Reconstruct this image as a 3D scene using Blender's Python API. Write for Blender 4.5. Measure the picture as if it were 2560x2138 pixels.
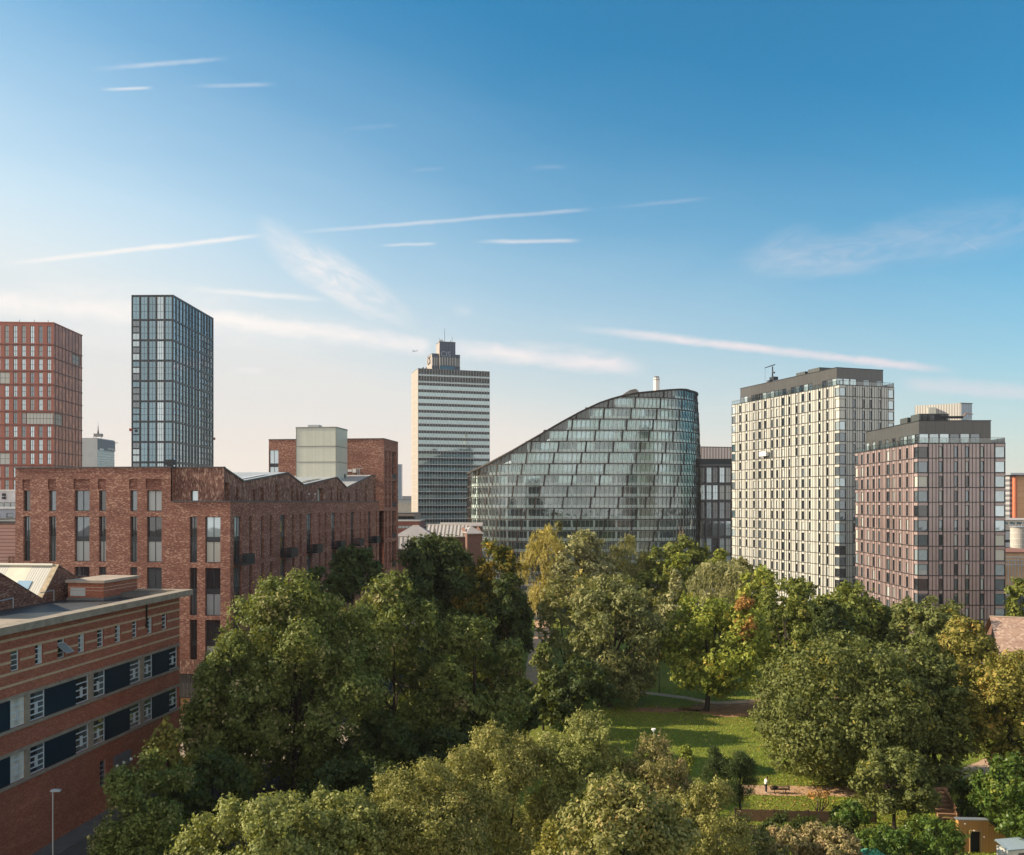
import bpy, math, random
import numpy as np
from mathutils import Vector, Matrix, Euler
R = math.radians
random.seed(7)
for o in list(bpy.data.objects): bpy.data.objects.remove(o)
SC = bpy.context.scene
COL = SC.collection

# ---------------------------------------------------------------- camera
CX, FP, HY, CH = 1280.0, 2190.0, 1255.0, 30.0      # measured: centre column, focal length, eye level, eye height
cd = bpy.data.cameras.new('camera'); cam = bpy.data.objects.new('camera', cd); COL.objects.link(cam)
cam.location = (0, 0, CH); cam.rotation_euler = (R(90), 0, 0)
cd.sensor_width = 36; cd.lens = 36*FP/2560; cd.shift_y = (HY-1069)/2560
cd.clip_start = .5; cd.clip_end = 20000
SC.camera = cam
# ---------------------------------------------------------------- sun
SUN_AZ = math.atan2(.06, -.998); SUN_EL = R(27)     # towards the sun, low on the left and a little ahead
sdir = Vector((math.cos(SUN_AZ)*math.cos(SUN_EL), math.sin(SUN_AZ)*math.cos(SUN_EL), math.sin(SUN_EL)))
sl = bpy.data.lights.new('sun', 'SUN'); sun = bpy.data.objects.new('sun', sl); COL.objects.link(sun)
sl.energy = 5.0; sl.angle = R(.55); sl.color = (1.0, .85, .64)
sun.rotation_euler = (-sdir).to_track_quat('-Z', 'Y').to_euler(); sun.location = (-200, 60, 200)
SKY_STRENGTH = .14
HAZE = True
SC.view_settings.view_transform = 'Standard'; SC.view_settings.look = 'None'
SC.view_settings.exposure = 0.85; SC.view_settings.gamma = 1
SC.render.engine = 'CYCLES'
SC.cycles.max_bounces = 6; SC.cycles.transparent_max_bounces = 10
SC.cycles.diffuse_bounces = 2; SC.cycles.glossy_bounces = 3; SC.cycles.transmission_bounces = 3

# ---------------------------------------------------------------- node helper
class NT:
    def __init__(s, tree): s.t = tree; s.n = tree.nodes; s.l = tree.links
    def add(s, kind, **kw):
        n = s.n.new(kind)
        for k, v in kw.items(): setattr(n, k, v)
        return n
    def put(s, sock, v):
        if isinstance(v, bpy.types.NodeSocket): s.l.new(v, sock)
        elif v is not None:
            if hasattr(sock.default_value, '__len__') and not hasattr(v, '__len__'): v = [v]*len(sock.default_value)
            if hasattr(v, '__len__') and len(v) == 3 and len(sock.default_value) == 4: v = tuple(v)+(1,)
            sock.default_value = v
    def math(s, op, a, b=None, c=None, clamp=False):
        n = s.add('ShaderNodeMath', operation=op, use_clamp=clamp)
        for i, v in enumerate((a, b, c)):
            if v is not None: s.put(n.inputs[i], v)
        return n.outputs[0]
    def mix(s, f, a, b, mode='MIX'):
        n = s.add('ShaderNodeMix', data_type='RGBA', blend_type=mode, clamp_factor=True)
        s.put(n.inputs[0], f); s.put(n.inputs[6], a); s.put(n.inputs[7], b)
        return n.outputs[2]
    def ramp(s, f, stops):
        n = s.add('ShaderNodeValToRGB'); e = n.color_ramp.elements
        while len(e) < len(stops): e.new(.5)
        for el, (p, c) in zip(e, stops):
            el.position = p; el.color = tuple(c)+(1,) if hasattr(c, '__len__') else (c, c, c, 1)
        s.put(n.inputs[0], f); return n.outputs[0]
    def rng(s, v, a, b, c=0., d=1., smooth=False):
        n = s.add('ShaderNodeMapRange'); n.clamp = True
        if smooth: n.interpolation_type = 'SMOOTHSTEP'
        s.put(n.inputs[0], v)
        for i, q in enumerate((a, b, c, d)): s.put(n.inputs[i+1], q)
        return n.outputs[0]
    def noise(s, vec, scale, detail=4, rough=.55, dist=0):
        n = s.add('ShaderNodeTexNoise'); s.put(n.inputs['Vector'], vec)
        n.inputs['Scale'].default_value = scale; n.inputs['Detail'].default_value = detail
        n.inputs['Roughness'].default_value = rough; n.inputs['Distortion'].default_value = dist
        return n.outputs[0]
    def mapping(s, vec, scale=(1, 1, 1), loc=(0, 0, 0), rot=(0, 0, 0)):
        n = s.add('ShaderNodeMapping'); s.put(n.inputs[0], vec)
        n.inputs['Scale'].default_value = scale; n.inputs['Location'].default_value = loc; n.inputs['Rotation'].default_value = rot
        return n.outputs[0]

# ---------------------------------------------------------------- sky
def build_world():
    w = bpy.data.worlds.new('World'); SC.world = w; w.use_nodes = True
    T = NT(w.node_tree); T.n.clear()
    out = T.add('ShaderNodeOutputWorld'); bg = T.add('ShaderNodeBackground'); T.l.new(bg.outputs[0], out.inputs[0])
    sky = T.add('ShaderNodeTexSky', sky_type='NISHITA', sun_disc=False)
    sky.sun_elevation = SUN_EL; sky.sun_rotation = math.pi/2-SUN_AZ
    sky.air_density = 1.15; sky.dust_density = 1.0; sky.ozone_density = 2.0; sky.altitude = 60
    tc = T.add('ShaderNodeTexCoord'); sep = T.add('ShaderNodeSeparateXYZ'); T.l.new(tc.outputs['Generated'], sep.inputs[0])
    x, y, z = sep.outputs
    # warm milky air low over the city, thickening towards the sun's side
    base = T.mix(1.0, sky.outputs[0], (.125, .50, .61), 'MULTIPLY')
    lean = T.math('ADD', T.math('MULTIPLY', T.math('MAXIMUM', x, 0), .22), T.math('MULTIPLY', T.math('MINIMUM', x, 0), .32))
    sft = T.noise(T.mapping(tc.outputs['Generated'], (2, 2, 7)), 1.6, 4, .55, .4)
    e_ = T.math('ADD', T.math('ADD', z, lean), T.math('MULTIPLY', T.math('SUBTRACT', sft, .5), .05))
    hzf = T.ramp(T.rng(e_, 0, .5), [(0, 1.), (.16, .98), (.23, .87), (.31, .73), (.46, .46), (.58, .28), (.65, .18), (.84, .04), (.96, 0.)])
    warm = T.ramp(T.rng(z, .0, .3), [(0, (3.75, 3.22, 2.72)), (.3, (3.27, 3.12, 2.95)), (.53, (3.1, 3.15, 3.12)), (1, (3.1, 3.55, 3.75))])
    c = T.mix(hzf, base, warm)
    # bright white veil added to the unseen sky behind the viewer, lifts shaded fronts
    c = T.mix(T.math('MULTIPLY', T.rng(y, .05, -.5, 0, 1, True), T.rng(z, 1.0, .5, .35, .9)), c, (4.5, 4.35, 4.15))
    # thin high cloud and vapour trails, placed by direction (tangent coordinates east/north, up/north)
    a = T.math('DIVIDE', x, y); b = T.math('DIVIDE', z, y)
    comb = T.add('ShaderNodeCombineXYZ'); T.l.new(a, comb.inputs[0]); T.l.new(b, comb.inputs[1])
    ab = comb.outputs[0]
    n1 = T.noise(T.mapping(ab, (26, 60, 1)), 1.0, 5, .6, .6)
    n2 = T.noise(T.mapping(ab, (9, 24, 1), rot=(0, 0, .45)), 1.0, 6, .65, .8)
    wob = T.math('MULTIPLY', T.math('SUBTRACT', n1, .5), .004)
    total = None
    trails = [ # x0,y0,x1,y1,half width, strength, soft fade   (angles given as picture-scale numbers)
        (-60, 668, 700, 584, 6, .85, .3), (700, 585, 1500, 522, 5, .42, .22), (1480, 524, 1800, 493, 5, .16, .6),
        (200, 176, 590, 145, 6, .34, .5), (240, 225, 390, 219, 4, .55, .4), (455, 217, 705, 211, 5, .34, .5),
        (940, 614, 1100, 609, 4, .6, .35), (1170, 605, 1465, 602, 5, .62, .35), (380, 715, 850, 752, 8, .6, .5),
        (-80, 750, 560, 803, 30, .75, .12), (480, 790, 1090, 868, 24, .85, .1), (1040, 858, 1640, 928, 20, .8, .3),
        (1370, 812, 2420, 932, 10, .85, .3), (1370, 812, 1960, 874, 4, .3, .3), (2230, 958, 2640, 985, 18, .45, .2),
        (840, 324, 1010, 312, 6, .09, .5), (1010, 427, 1120, 420, 5, .09, .5), (1300, 421, 1430, 416, 5, .10, .5), (2400, 600, 2450, 628, 2, .4, .3), (570, 925, 670, 930, 8, .25, .5),
        (1120, 770, 1190, 780, 14, .2, .6), (600, 968, 700, 970, 6, .2, .6)]
    for x0, y0, x1, y1, hw, st, fade in trails:
        a0, b0, a1, b1 = (x0-CX)/FP, (HY-y0)/FP, (x1-CX)/FP, (HY-y1)/FP
        L = math.hypot(a1-a0, b1-b0); ex, ey = (a1-a0)/L, (b1-b0)/L
        # along = (a-a0)*ex+(b-b0)*ey ; across = |-(a-a0)*ey+(b-b0)*ex|
        al = T.math('ADD', T.math('MULTIPLY', a, ex), T.math('MULTIPLY_ADD', b, ey, -(a0*ex+b0*ey)))
        ac = T.math('ADD', T.math('MULTIPLY', a, -ey), T.math('MULTIPLY_ADD', b, ex, a0*ey-b0*ex))
        hw *= 1.3; st *= .82 if hw < 9 else 1
        if hw > 3: ac = T.math('ADD', ac, T.math('MULTIPLY', wob, hw/7.))
        m = T.rng(T.math('ABSOLUTE', ac), 0, hw*1.25/FP, 1, 0, True)
        e = T.math('MULTIPLY', T.rng(al, 0, L*fade, 0, 1, True), T.rng(al, L*(1-fade*.6), L, 1, 0, True))
        m = T.math('MULTIPLY', T.math('MULTIPLY', m, e), st)
        total = m if total is None else T.math('MAXIMUM', total, m)
    # feathery cirrus patches
    for cx, cy, ang, rl, rw, st in [(850, 700, -.56, 250, 66, .95), (740, 640, -.75, 150, 55, .6), (2070, 640, .06, 270, 66, .36), (1960, 625, .5, 120, 60, .3),
                                    (2400, 580, .16, 380, 90, .25), (1440, 885, -.12, 210, 30, .6), (700, 830, -.05, 480, 60, .35), (260, 840, -.05, 220, 50, .4), (300, 740, -.03, 400, 50, .4)]:
        a0, b0 = (cx-CX)/FP, (HY-cy)/FP; ex, ey = math.cos(ang), math.sin(ang)
        al = T.math('ADD', T.math('MULTIPLY', a, ex), T.math('MULTIPLY_ADD', b, ey, -(a0*ex+b0*ey)))
        ac = T.math('ADD', T.math('MULTIPLY', a, -ey), T.math('MULTIPLY_ADD', b, ex, a0*ey-b0*ex))
        q = T.math('ADD', T.math('POWER', T.math('ABSOLUTE', T.math('DIVIDE', al, rl/FP)), 2), T.math('POWER', T.math('ABSOLUTE', T.math('DIVIDE', ac, rw/FP)), 2))
        cv = T.add('ShaderNodeCombineXYZ'); T.l.new(T.math('MULTIPLY', al, 14.), cv.inputs[0]); T.l.new(T.math('MULTIPLY', ac, 48.), cv.inputs[1])
        nn = T.noise(cv.outputs[0], 1.0, 7, .62, 1.1)
        m = T.math('MULTIPLY', T.rng(q, .0, 1.0, 1, 0, True), T.rng(nn, .26, .72, 0, 1))
        m = T.math('MULTIPLY', m, st); total = T.math('MAXIMUM', total, m)
    total = T.math('MULTIPLY', total, T.rng(n2, .25, .6, .45, 1.15))
    total = T.math('MULTIPLY', total, T.rng(y, .02, .1, 0, 1))
    cc = T.mix(T.rng(x, -.3, .45), (3.95, 3.75, 3.6), (3.2, 2.95, 3.15))
    c = T.mix(total, c, cc)
    # below the horizon: dull ground tone
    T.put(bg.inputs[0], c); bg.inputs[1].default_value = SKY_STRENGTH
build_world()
SC.world.cycles.sampling_method = 'MANUAL'; SC.world.cycles.sample_map_resolution = 512

# ---------------------------------------------------------------- materials
MATS = {}
def newmat(name):
    m = bpy.data.materials.new(name); m.use_nodes = True; T = NT(m.node_tree)
    b = T.n['Principled BSDF']; MATS[name] = m
    return m, T, b
def uvn(T):
    return T.add('ShaderNodeTexCoord').outputs['UV']
def mat(name, col, rough=.6, spec=.5, metal=0., var=.12, vs=.6, coat=0., bump=0., stretch=(1, 1, 1), obj=False):
    if name in MATS: return MATS[name]
    m, T, b = newmat(name)
    co = T.add('ShaderNodeTexCoord').outputs['Object' if obj else 'UV']
    n = T.noise(T.mapping(co, stretch), vs, 5, .6)
    k = T.rng(n, .25, .75, 1-var, 1+var)
    cc = T.add('ShaderNodeCombineColor')
    for i in range(3): T.l.new(k, cc.inputs[i])
    mx = T.mix(1.0, col, cc.outputs[0], 'MULTIPLY')
    T.put(b.inputs['Base Color'], mx)
    b.inputs['Roughness'].default_value = rough; b.inputs['Specular IOR Level'].default_value = spec
    b.inputs['Metallic'].default_value = metal; b.inputs['Coat Weight'].default_value = coat; b.inputs['Coat Roughness'].default_value = .08
    if bump:
        bp = T.add('ShaderNodeBump'); bp.inputs['Distance'].default_value = .05; bp.inputs['Strength'].default_value = bump
        T.l.new(T.noise(co, vs*8, 4), bp.inputs['Height']); T.l.new(bp.outputs[0], b.inputs['Normal'])
    return m
def brick(name, c1, c2, mortar, bw, bh, light=None, lightamt=.5, dark=None, ms=.012, swap=False, streak=(.9, 5.0)):
    m, T, b = newmat(name); uv = uvn(T)
    v = T.mapping(uv, rot=(0, 0, math.pi/2)) if swap else uv
    t = T.add('ShaderNodeTexBrick'); T.put(t.inputs['Vector'], v)
    T.put(t.inputs['Color1'], c1); T.put(t.inputs['Color2'], c2); T.put(t.inputs['Mortar'], mortar)
    t.inputs['Scale'].default_value = 1; t.inputs['Brick Width'].default_value = bw; t.inputs['Row Height'].default_value = bh
    t.inputs['Mortar Size'].default_value = ms; t.inputs['Mortar Smooth'].default_value = .3; t.inputs['Bias'].default_value = -.1
    col = t.outputs[0]
    if light:
        # single pale and single burnt bricks: one random value per brick cell
        cell = T.mapping(v, (1/bw, 1/bh, 1)); sp = T.add('ShaderNodeSeparateXYZ'); T.l.new(cell, sp.inputs[0])
        row = T.math('FLOOR', sp.outputs[1]); sh = T.math('MULTIPLY', T.math('FRACT', T.math('MULTIPLY', row, .37)), 1.0)
        cx_ = T.math('FLOOR', T.math('ADD', sp.outputs[0], sh))
        cb = T.add('ShaderNodeCombineXYZ'); T.l.new(cx_, cb.inputs[0]); T.l.new(row, cb.inputs[1])
        wn = T.add('ShaderNodeTexWhiteNoise', noise_dimensions='2D'); T.l.new(cb.outputs[0], wn.inputs['Vector'])
        patch = T.noise(T.mapping(v, (streak[0], streak[1], 1)), .35, 4, .6)
        k = T.math('ADD', wn.outputs[0], T.math('MULTIPLY', T.math('SUBTRACT', patch, .5), .9))
        col = T.mix(T.rng(k, .74, .98), col, light)
        col = T.mix(T.math('MULTIPLY', T.rng(k, .30, .08), .75), col, dark or (.08, .035, .03))
    big = T.noise(uv, .12, 4, .6); cg = T.ramp(big, [(.3, .84), (.7, 1.14)])
    col = T.mix(1.0, col, cg, 'MULTIPLY')
    T.put(b.inputs['Base Color'], col); b.inputs['Roughness'].default_value = .85; b.inputs['Specular IOR Level'].default_value = .25
    bp = T.add('ShaderNodeBump'); bp.inputs['Distance'].default_value = .02; bp.inputs['Strength'].default_value = .7
    T.l.new(t.outputs[1], bp.inputs['Height']); bp.invert = True; T.l.new(bp.outputs[0], b.inputs['Normal'])
    return m
def glass(name, col=(.02, .025, .03), rough=.03, spec=.9, var=.3, coat=1.0, wav=.02, metal=0.):
    """opaque reflecting pane: dark room (or blind) behind, wavy reflections in front"""
    m, T, b = newmat(name); co = T.add('ShaderNodeTexCoord').outputs['Object']
    oi = T.add('ShaderNodeObjectInfo'); n = T.noise(T.mapping(co, (1.3, 1.3, .8)), .9, 3)
    f = T.math('ADD', T.math('MULTIPLY', oi.outputs['Random'], .6), T.math('MULTIPLY', n, .6))
    lo = tuple(c*(1-var) for c in col); hi = tuple(c*(1+var*1.4) for c in col)
    T.put(b.inputs['Base Color'], T.mix(f, lo, hi)); b.inputs['Roughness'].default_value = rough
    b.inputs['Specular IOR Level'].default_value = spec; b.inputs['Coat Weight'].default_value = coat; b.inputs['Coat Roughness'].default_value = .02; b.inputs['Metallic'].default_value = metal
    bp = T.add('ShaderNodeBump'); bp.inputs['Distance'].default_value = wav; bp.inputs['Strength'].default_value = .35
    T.l.new(T.noise(co, .55, 1), bp.inputs['Height']); T.l.new(bp.outputs[0], b.inputs['Normal']); T.l.new(bp.outputs[0], b.inputs['Coat Normal'])
    return m
def curtain(name, col):
    m, T, b = newmat(name); co = T.add('ShaderNodeTexCoord').outputs['Object']
    wv = T.add('ShaderNodeTexWave'); T.put(wv.inputs[0], T.mapping(co, (1, 0, .02))); wv.inputs['Scale'].default_value = 2.2; wv.inputs['Distortion'].default_value = 2
    T.put(b.inputs['Base Color'], T.mix(wv.outputs[1], tuple(c*.72 for c in col), col)); b.inputs['Roughness'].default_value = .5
    b.inputs['Coat Weight'].default_value = 1; b.inputs['Coat Roughness'].default_value = .03
    return m
def ribbed(name, c1, c2, period, axis=0, rough=.5, metal=0., duty=.2, spec=.5, coat=0.):
    """panels with joints repeating along u (axis 0) or z (axis 1)"""
    m, T, b = newmat(name); uv = uvn(T); sp = T.add('ShaderNodeSeparateXYZ'); T.l.new(uv, sp.inputs[0])
    q = T.math('DIVIDE', sp.outputs[axis], period); f = T.math('FRACT', q)
    wn = T.add('ShaderNodeTexWhiteNoise', noise_dimensions='1D'); T.l.new(T.math('FLOOR', q), wn.inputs['W'])
    c = T.mix(T.math('LESS_THAN', f, duty), c1, c2)
    c = T.mix(T.math('MULTIPLY', wn.outputs[0], .22), c, tuple(.6*a for a in c1))
    c = T.mix(T.rng(T.noise(uv, .4, 4), .3, .8, 0, .2), c, tuple(.5*a for a in c1))
    T.put(b.inputs['Base Color'], c); b.inputs['Roughness'].default_value = rough; b.inputs['Metallic'].default_value = metal
    b.inputs['Specular IOR Level'].default_value = spec; b.inputs['Coat Weight'].default_value = coat
    bp = T.add('ShaderNodeBump'); bp.inputs['Distance'].default_value = .04; bp.inputs['Strength'].default_value = .6
    T.l.new(T.math('PINGPONG', q, .5), bp.inputs['Height']); T.l.new(bp.outputs[0], b.inputs['Normal'])
    return m
def leafmat(name, c1, c2, tint=None, amt=0., rough=.55, trans=.27, tscale=.25):
    m, T, b = newmat(name)
    geo = T.add('ShaderNodeNewGeometry'); rnd = geo.outputs['Random Per Island']
    pos = T.add('ShaderNodeTexCoord').outputs['Object']
    n = T.noise(pos, .45, 3)
    f = T.math('ADD', T.math('MULTIPLY', rnd, .65), T.math('MULTIPLY', n, .5))
    c = T.mix(T.rng(f, .15, .95), c1, c2)
    if tint:
        tn = T.noise(pos, tscale, 3, .6)
        k = T.math('ADD', tn, T.math('MULTIPLY', T.math('SUBTRACT', rnd, .5), .22))
        c = T.mix(T.rng(k, .66-.3*amt, .80-.3*amt), c, tint)
    T.put(b.inputs['Base Color'], c); b.inputs['Roughness'].default_value = rough; b.inputs['Specular IOR Level'].default_value = .14
    tr = T.add('ShaderNodeBsdfTranslucent'); T.put(tr.inputs[0], T.mix(.5, c, (.34, .36, .03)))
    ms = T.add('ShaderNodeMixShader'); ms.inputs[0].default_value = trans
    T.l.new(b.outputs[0], ms.inputs[1]); T.l.new(tr.outputs[0], ms.inputs[2])
    T.l.new(ms.outputs[0], T.n['Material Output'].inputs[0])
    return m

# ---------------------------------------------------------------- mesh building
class Frame:
    """vertical plane: origin (x,y), D runs left to right seen from outside, N points outwards"""
    def __init__(s, p, d):
        L = math.hypot(*d); s.p = p; s.d = (d[0]/L, d[1]/L); s.n = (s.d[1], -s.d[0])
    def pt(s, u, n, z): return (s.p[0]+u*s.d[0]+n*s.n[0], s.p[1]+u*s.d[1]+n*s.n[1], z)
    def u(s, px):
        k = (px-CX)/FP; return (k*s.p[1]-s.p[0])/(s.d[0]-k*s.d[1])
    def z(s, px, py):
        y = s.p[1]+s.u(px)*s.d[1]; return CH-(py-HY)*y/FP
    def moved(s, u=0, n=0):
        q = s.pt(u, n, 0); return Frame((q[0], q[1]), s.d)
    def turn(s, u=0):           # the face to the right of this one, starting at u
        q = s.pt(u, 0, 0); return Frame((q[0], q[1]), (-s.n[0], -s.n[1]))
def G(px, py, z=0.):
    d = (CH-z)*FP/(py-HY); return ((px-CX)*d/FP, d)
def XD(px, d): return ((px-CX)*d/FP, d)
def ZD(py, d): return CH-(py-HY)*d/FP
WL = {}
class MB:
    def __init__(s): s.v = []; s.f = []; s.m = []
    def face(s, pts, m=0):
        i = len(s.v); s.v.extend(pts); s.f.append(tuple(range(i, i+len(pts)))); s.m.append(m)
    def box(s, fr, u0, u1, z0, z1, n0, n1, m=0):
        i = len(s.v)
        for z in (z0, z1):
            for u, n in ((u0, n0), (u1, n0), (u1, n1), (u0, n1)): s.v.append(fr.pt(u, n, z))
        for q in ((0, 3, 2, 1), (4, 5, 6, 7), (0, 1, 5, 4), (1, 2, 6, 5), (2, 3, 7, 6), (3, 0, 4, 7)):
            s.f.append(tuple(i+k for k in q)); s.m.append(m)
    def abox(s, x0, x1, y0, y1, z0, z1, m=0): s.box(Frame((x0, y0), (1, 0)), 0, x1-x0, z0, z1, 0, -(y1-y0), m)
    def rect(s, fr, u0, u1, z0, z1, n=0, m=0):
        s.face([fr.pt(u0, n, z0), fr.pt(u1, n, z0), fr.pt(u1, n, z1), fr.pt(u0, n, z1)], m)
    def tube(s, p0, p1, r0, r1=None, n=8, m=0, caps=True):
        r1 = r0 if r1 is None else r1; a = Vector(p0); b = Vector(p1); d = (b-a)
        if d.length < 1e-6: return
        d.normalize(); x = d.orthogonal().normalized(); y = d.cross(x); i = len(s.v)
        for c, r in ((a, r0), (b, r1)):
            for k in range(n):
                t = 2*math.pi*k/n; q = c+(x*math.cos(t)+y*math.sin(t))*r; s.v.append(tuple(q))
        for k in range(n): s.f.append((i+k, i+(k+1) % n, i+n+(k+1) % n, i+n+k)); s.m.append(m)
        if caps: s.f.append(tuple(i+n-1-k for k in range(n))); s.f.append(tuple(i+n+k for k in range(n))); s.m += [m, m]
    def wall(s, fr, u0, u1, z0, z1, holes=(), depth=.2, m=0, mr=None, n=0.):
        mr = m if mr is None else mr
        H = [(max(a, u0), min(b, u1), max(c, z0), min(d, z1)) for a, b, c, d in holes]
        H = [h for h in H if h[1]-h[0] > .01 and h[3]-h[2] > .01]
        zs = sorted(set([round(z0, 4), round(z1, 4)]+[round(h[2], 4) for h in H]+[round(h[3], 4) for h in H]))
        for a, b in zip(zs, zs[1:]):
            if b-a < .002: continue
            mid = (a+b)/2; sp = sorted((h[0], h[1]) for h in H if h[2] < mid < h[3]); cur = u0
            for p, q in sp:
                if p > cur+.002: s.rect(fr, cur, p, a, b, n, m)
                cur = max(cur, q)
            if u1 > cur+.002: s.rect(fr, cur, u1, a, b, n, m)
        for a, b, c, d in H:
            P = fr.pt
            s.face([P(a, n, c), P(a, n-depth, c), P(a, n-depth, d), P(a, n, d)], mr)
            s.face([P(b, n, c), P(b, n-depth, c), P(b, n-depth, d), P(b, n, d)], mr)
            s.face([P(a, n, c), P(b, n, c), P(b, n-depth, c), P(a, n-depth, c)], mr)
            s.face([P(a, n, d), P(b, n, d), P(b, n-depth, d), P(a, n-depth, d)], mr)
    def mesh(s, name, mats, off=(0, 0, 0)):
        me = bpy.data.meshes.new(name)
        V = np.array(s.v, dtype=np.float64)-np.array(off)
        me.from_pydata(V.tolist(), [], s.f)
        for m in mats: me.materials.append(m)
        me.polygons.foreach_set('material_index', s.m)
        uv = me.uv_layers.new(name='UVMap'); W = np.array(s.v); out = np.empty((len(me.loops), 2)); k = 0
        for f in s.f:
            p = W[list(f)]; c = np.zeros(3)
            for i in range(1, len(f)-1): c += np.cross(p[i]-p[0], p[i+1]-p[0])
            L = np.linalg.norm(c); c = c/L if L > 0 else np.array([0, 0, 1.])
            h = math.hypot(c[0], c[1])
            if h < .25: q = p[:, :2]
            else:
                t = np.array([-c[1]/h, c[0]/h, 0])
                if abs(t[0]) > .35: t = t*np.sign(t[0])
                else: t = t*np.sign(t[1])
                w = np.cross(c, t); w = w*np.sign(w[2]) if w[2] else w
                q = np.stack([p@t, p@w], 1)
            out[k:k+len(f)] = q; k += len(f)
        uv.data.foreach_set('uv', out.ravel())
        return me
    def build(s, name, mats, parent=None, label=None, smooth=False):
        if not s.v: print('EMPTY', name); return None
        if not isinstance(mats, (list, tuple)): mats = [mats]
        r = parent
        while r is not None and r.parent is not None: r = r.parent
        off = tuple(WL[r.name]) if r is not None else None
        if off is None:
            V = np.array(s.v); off = (float(V[:, 0].mean()), float(V[:, 1].mean()), float(V[:, 2].min()))
        me = s.mesh(name, mats, off)
        if smooth: me.polygons.foreach_set('use_smooth', [True]*len(me.polygons))
        o = bpy.data.objects.new(name, me); COL.objects.link(o)
        if parent is not None: o.parent = parent
        else: o.location = off; WL[o.name] = off
        if label: o['label'] = label
        return o
def tag(o, label, cat, group=None, kind=None):
    if label: o['label'] = label
    if cat: o['category'] = cat
    if group: o['group'] = group
    if kind: o['kind'] = kind
    return o
def thing(name, label, cat, loc, group=None):
    o = bpy.data.objects.new(name, None); COL.objects.link(o); o.location = loc; WL[o.name] = tuple(loc)
    o.empty_display_size = .5
    return tag(o, label, cat, group)
def struct(o): o['kind'] = 'structure'; return o
def text_mesh(name, txt, size, fr, u, z, n, depth, m, parent):
    c = bpy.data.curves.new(name, 'FONT'); c.body = txt; c.size = size; c.extrude = depth; c.align_x = 'LEFT'
    t = bpy.data.objects.new(name+'_tmp', c); COL.objects.link(t)
    bpy.context.view_layer.update()
    me = bpy.data.meshes.new_from_object(t.evaluated_get(bpy.context.evaluated_depsgraph_get()))
    bpy.data.objects.remove(t); bpy.data.curves.remove(c)
    me.name = name; me.materials.clear(); me.materials.append(m)
    o = bpy.data.objects.new(name, me); COL.objects.link(o); o.parent = parent
    P = Vector(fr.pt(u, n, z))-Vector(WL[parent.name]); o.location = P
    o.rotation_euler = (R(90), 0, math.atan2(fr.d[1], fr.d[0]))
    return o
# ------- windows that repeat over a facade
WCACHE = {}
FZ = Frame((0, 0), (1, 0))
def win_geo(mb, w, h, nv, nh, ft, mats_off=0, xf=None):
    f, p = mats_off, mats_off+1
    b = MB()
    b.box(FZ, 0, ft, 0, h, -.02, .06, 0); b.box(FZ, w-ft, w, 0, h, -.02, .06, 0)
    b.box(FZ, ft, w-ft, 0, ft, -.02, .06, 0); b.box(FZ, ft, w-ft, h-ft, h, -.02, .06, 0)
    for i in range(nv):
        x = ft+(w-2*ft)*(i+1)/(nv+1); b.box(FZ, x-ft*.4, x+ft*.4, ft, h-ft, -.01, .05, 0)
    for i in range(nh):
        z = ft+(h-2*ft)*(i+1)/(nh+1); b.box(FZ, ft, w-ft, z-ft*.5, z+ft*.5, -.01, .055, 0)
    b.rect(FZ, 0, w, 0, h, 0, 1)
    return b
class Wins:
    def __init__(s): s.w = []
    def add(s, fr, u0, u1, z0, z1, nv=0, nh=0, pane=None, frame=None, ft=.07, name='window'):
        s.w.append((fr, u0, u1, z0, z1, nv, nh, ft, frame, pane, name))
    def holes(s, fr): return [(a[1], a[2], a[3], a[4]) for a in s.w if a[0] is fr]
    def finish(s, root, depth=.15, limit=98):
        def size(a):
            p = a[0].pt((a[1]+a[2])/2, 0, 0); d = math.hypot(p[0], p[1])
            face = abs(p[0]*a[0].n[0]+p[1]*a[0].n[1])/d
            return -(a[2]-a[1])*(a[4]-a[3])*face/d/d
        off = Vector(WL[root.name]); by = {}
        for a in s.w: by.setdefault(a[10], []).append(a)
        for nm, lst in by.items():
            lst = sorted(lst, key=size)
            for a in lst[:limit]:
                fr, u0, u1, z0, z1, nv, nh, ft, fm, pm, _ = a
                key = (round(u1-u0, 2), round(z1-z0, 2), nv, nh, ft, fm.name, pm.name)
                if key not in WCACHE: WCACHE[key] = win_geo(None, u1-u0, z1-z0, nv, nh, ft).mesh(nm, [fm, pm])
                o = bpy.data.objects.new(nm, WCACHE[key]); COL.objects.link(o); o.parent = root
                o.location = Vector(fr.pt(u0, -depth, z0))-off; o.rotation_euler = (0, 0, math.atan2(fr.d[1], fr.d[0]))
            rest = lst[limit:]
            if rest:
                mb = MB(); ms = []
                for a in rest:
                    fr, u0, u1, z0, z1, nv, nh, ft, fm, pm, _ = a
                    for q in (fm, pm):
                        if q not in ms: ms.append(q)
                    g = win_geo(None, u1-u0, z1-z0, nv, nh, ft); i = len(mb.v)
                    mb.v += [fr.pt(u0+x, -depth-y, z0+z) for x, y, z in g.v]
                    mb.f += [tuple(i+k for k in f) for f in g.f]; mi = (ms.index(fm), ms.index(pm)); mb.m += [mi[k] for k in g.m]
                o = mb.build(nm, ms, root); o['kind'] = 'stuff'

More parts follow.
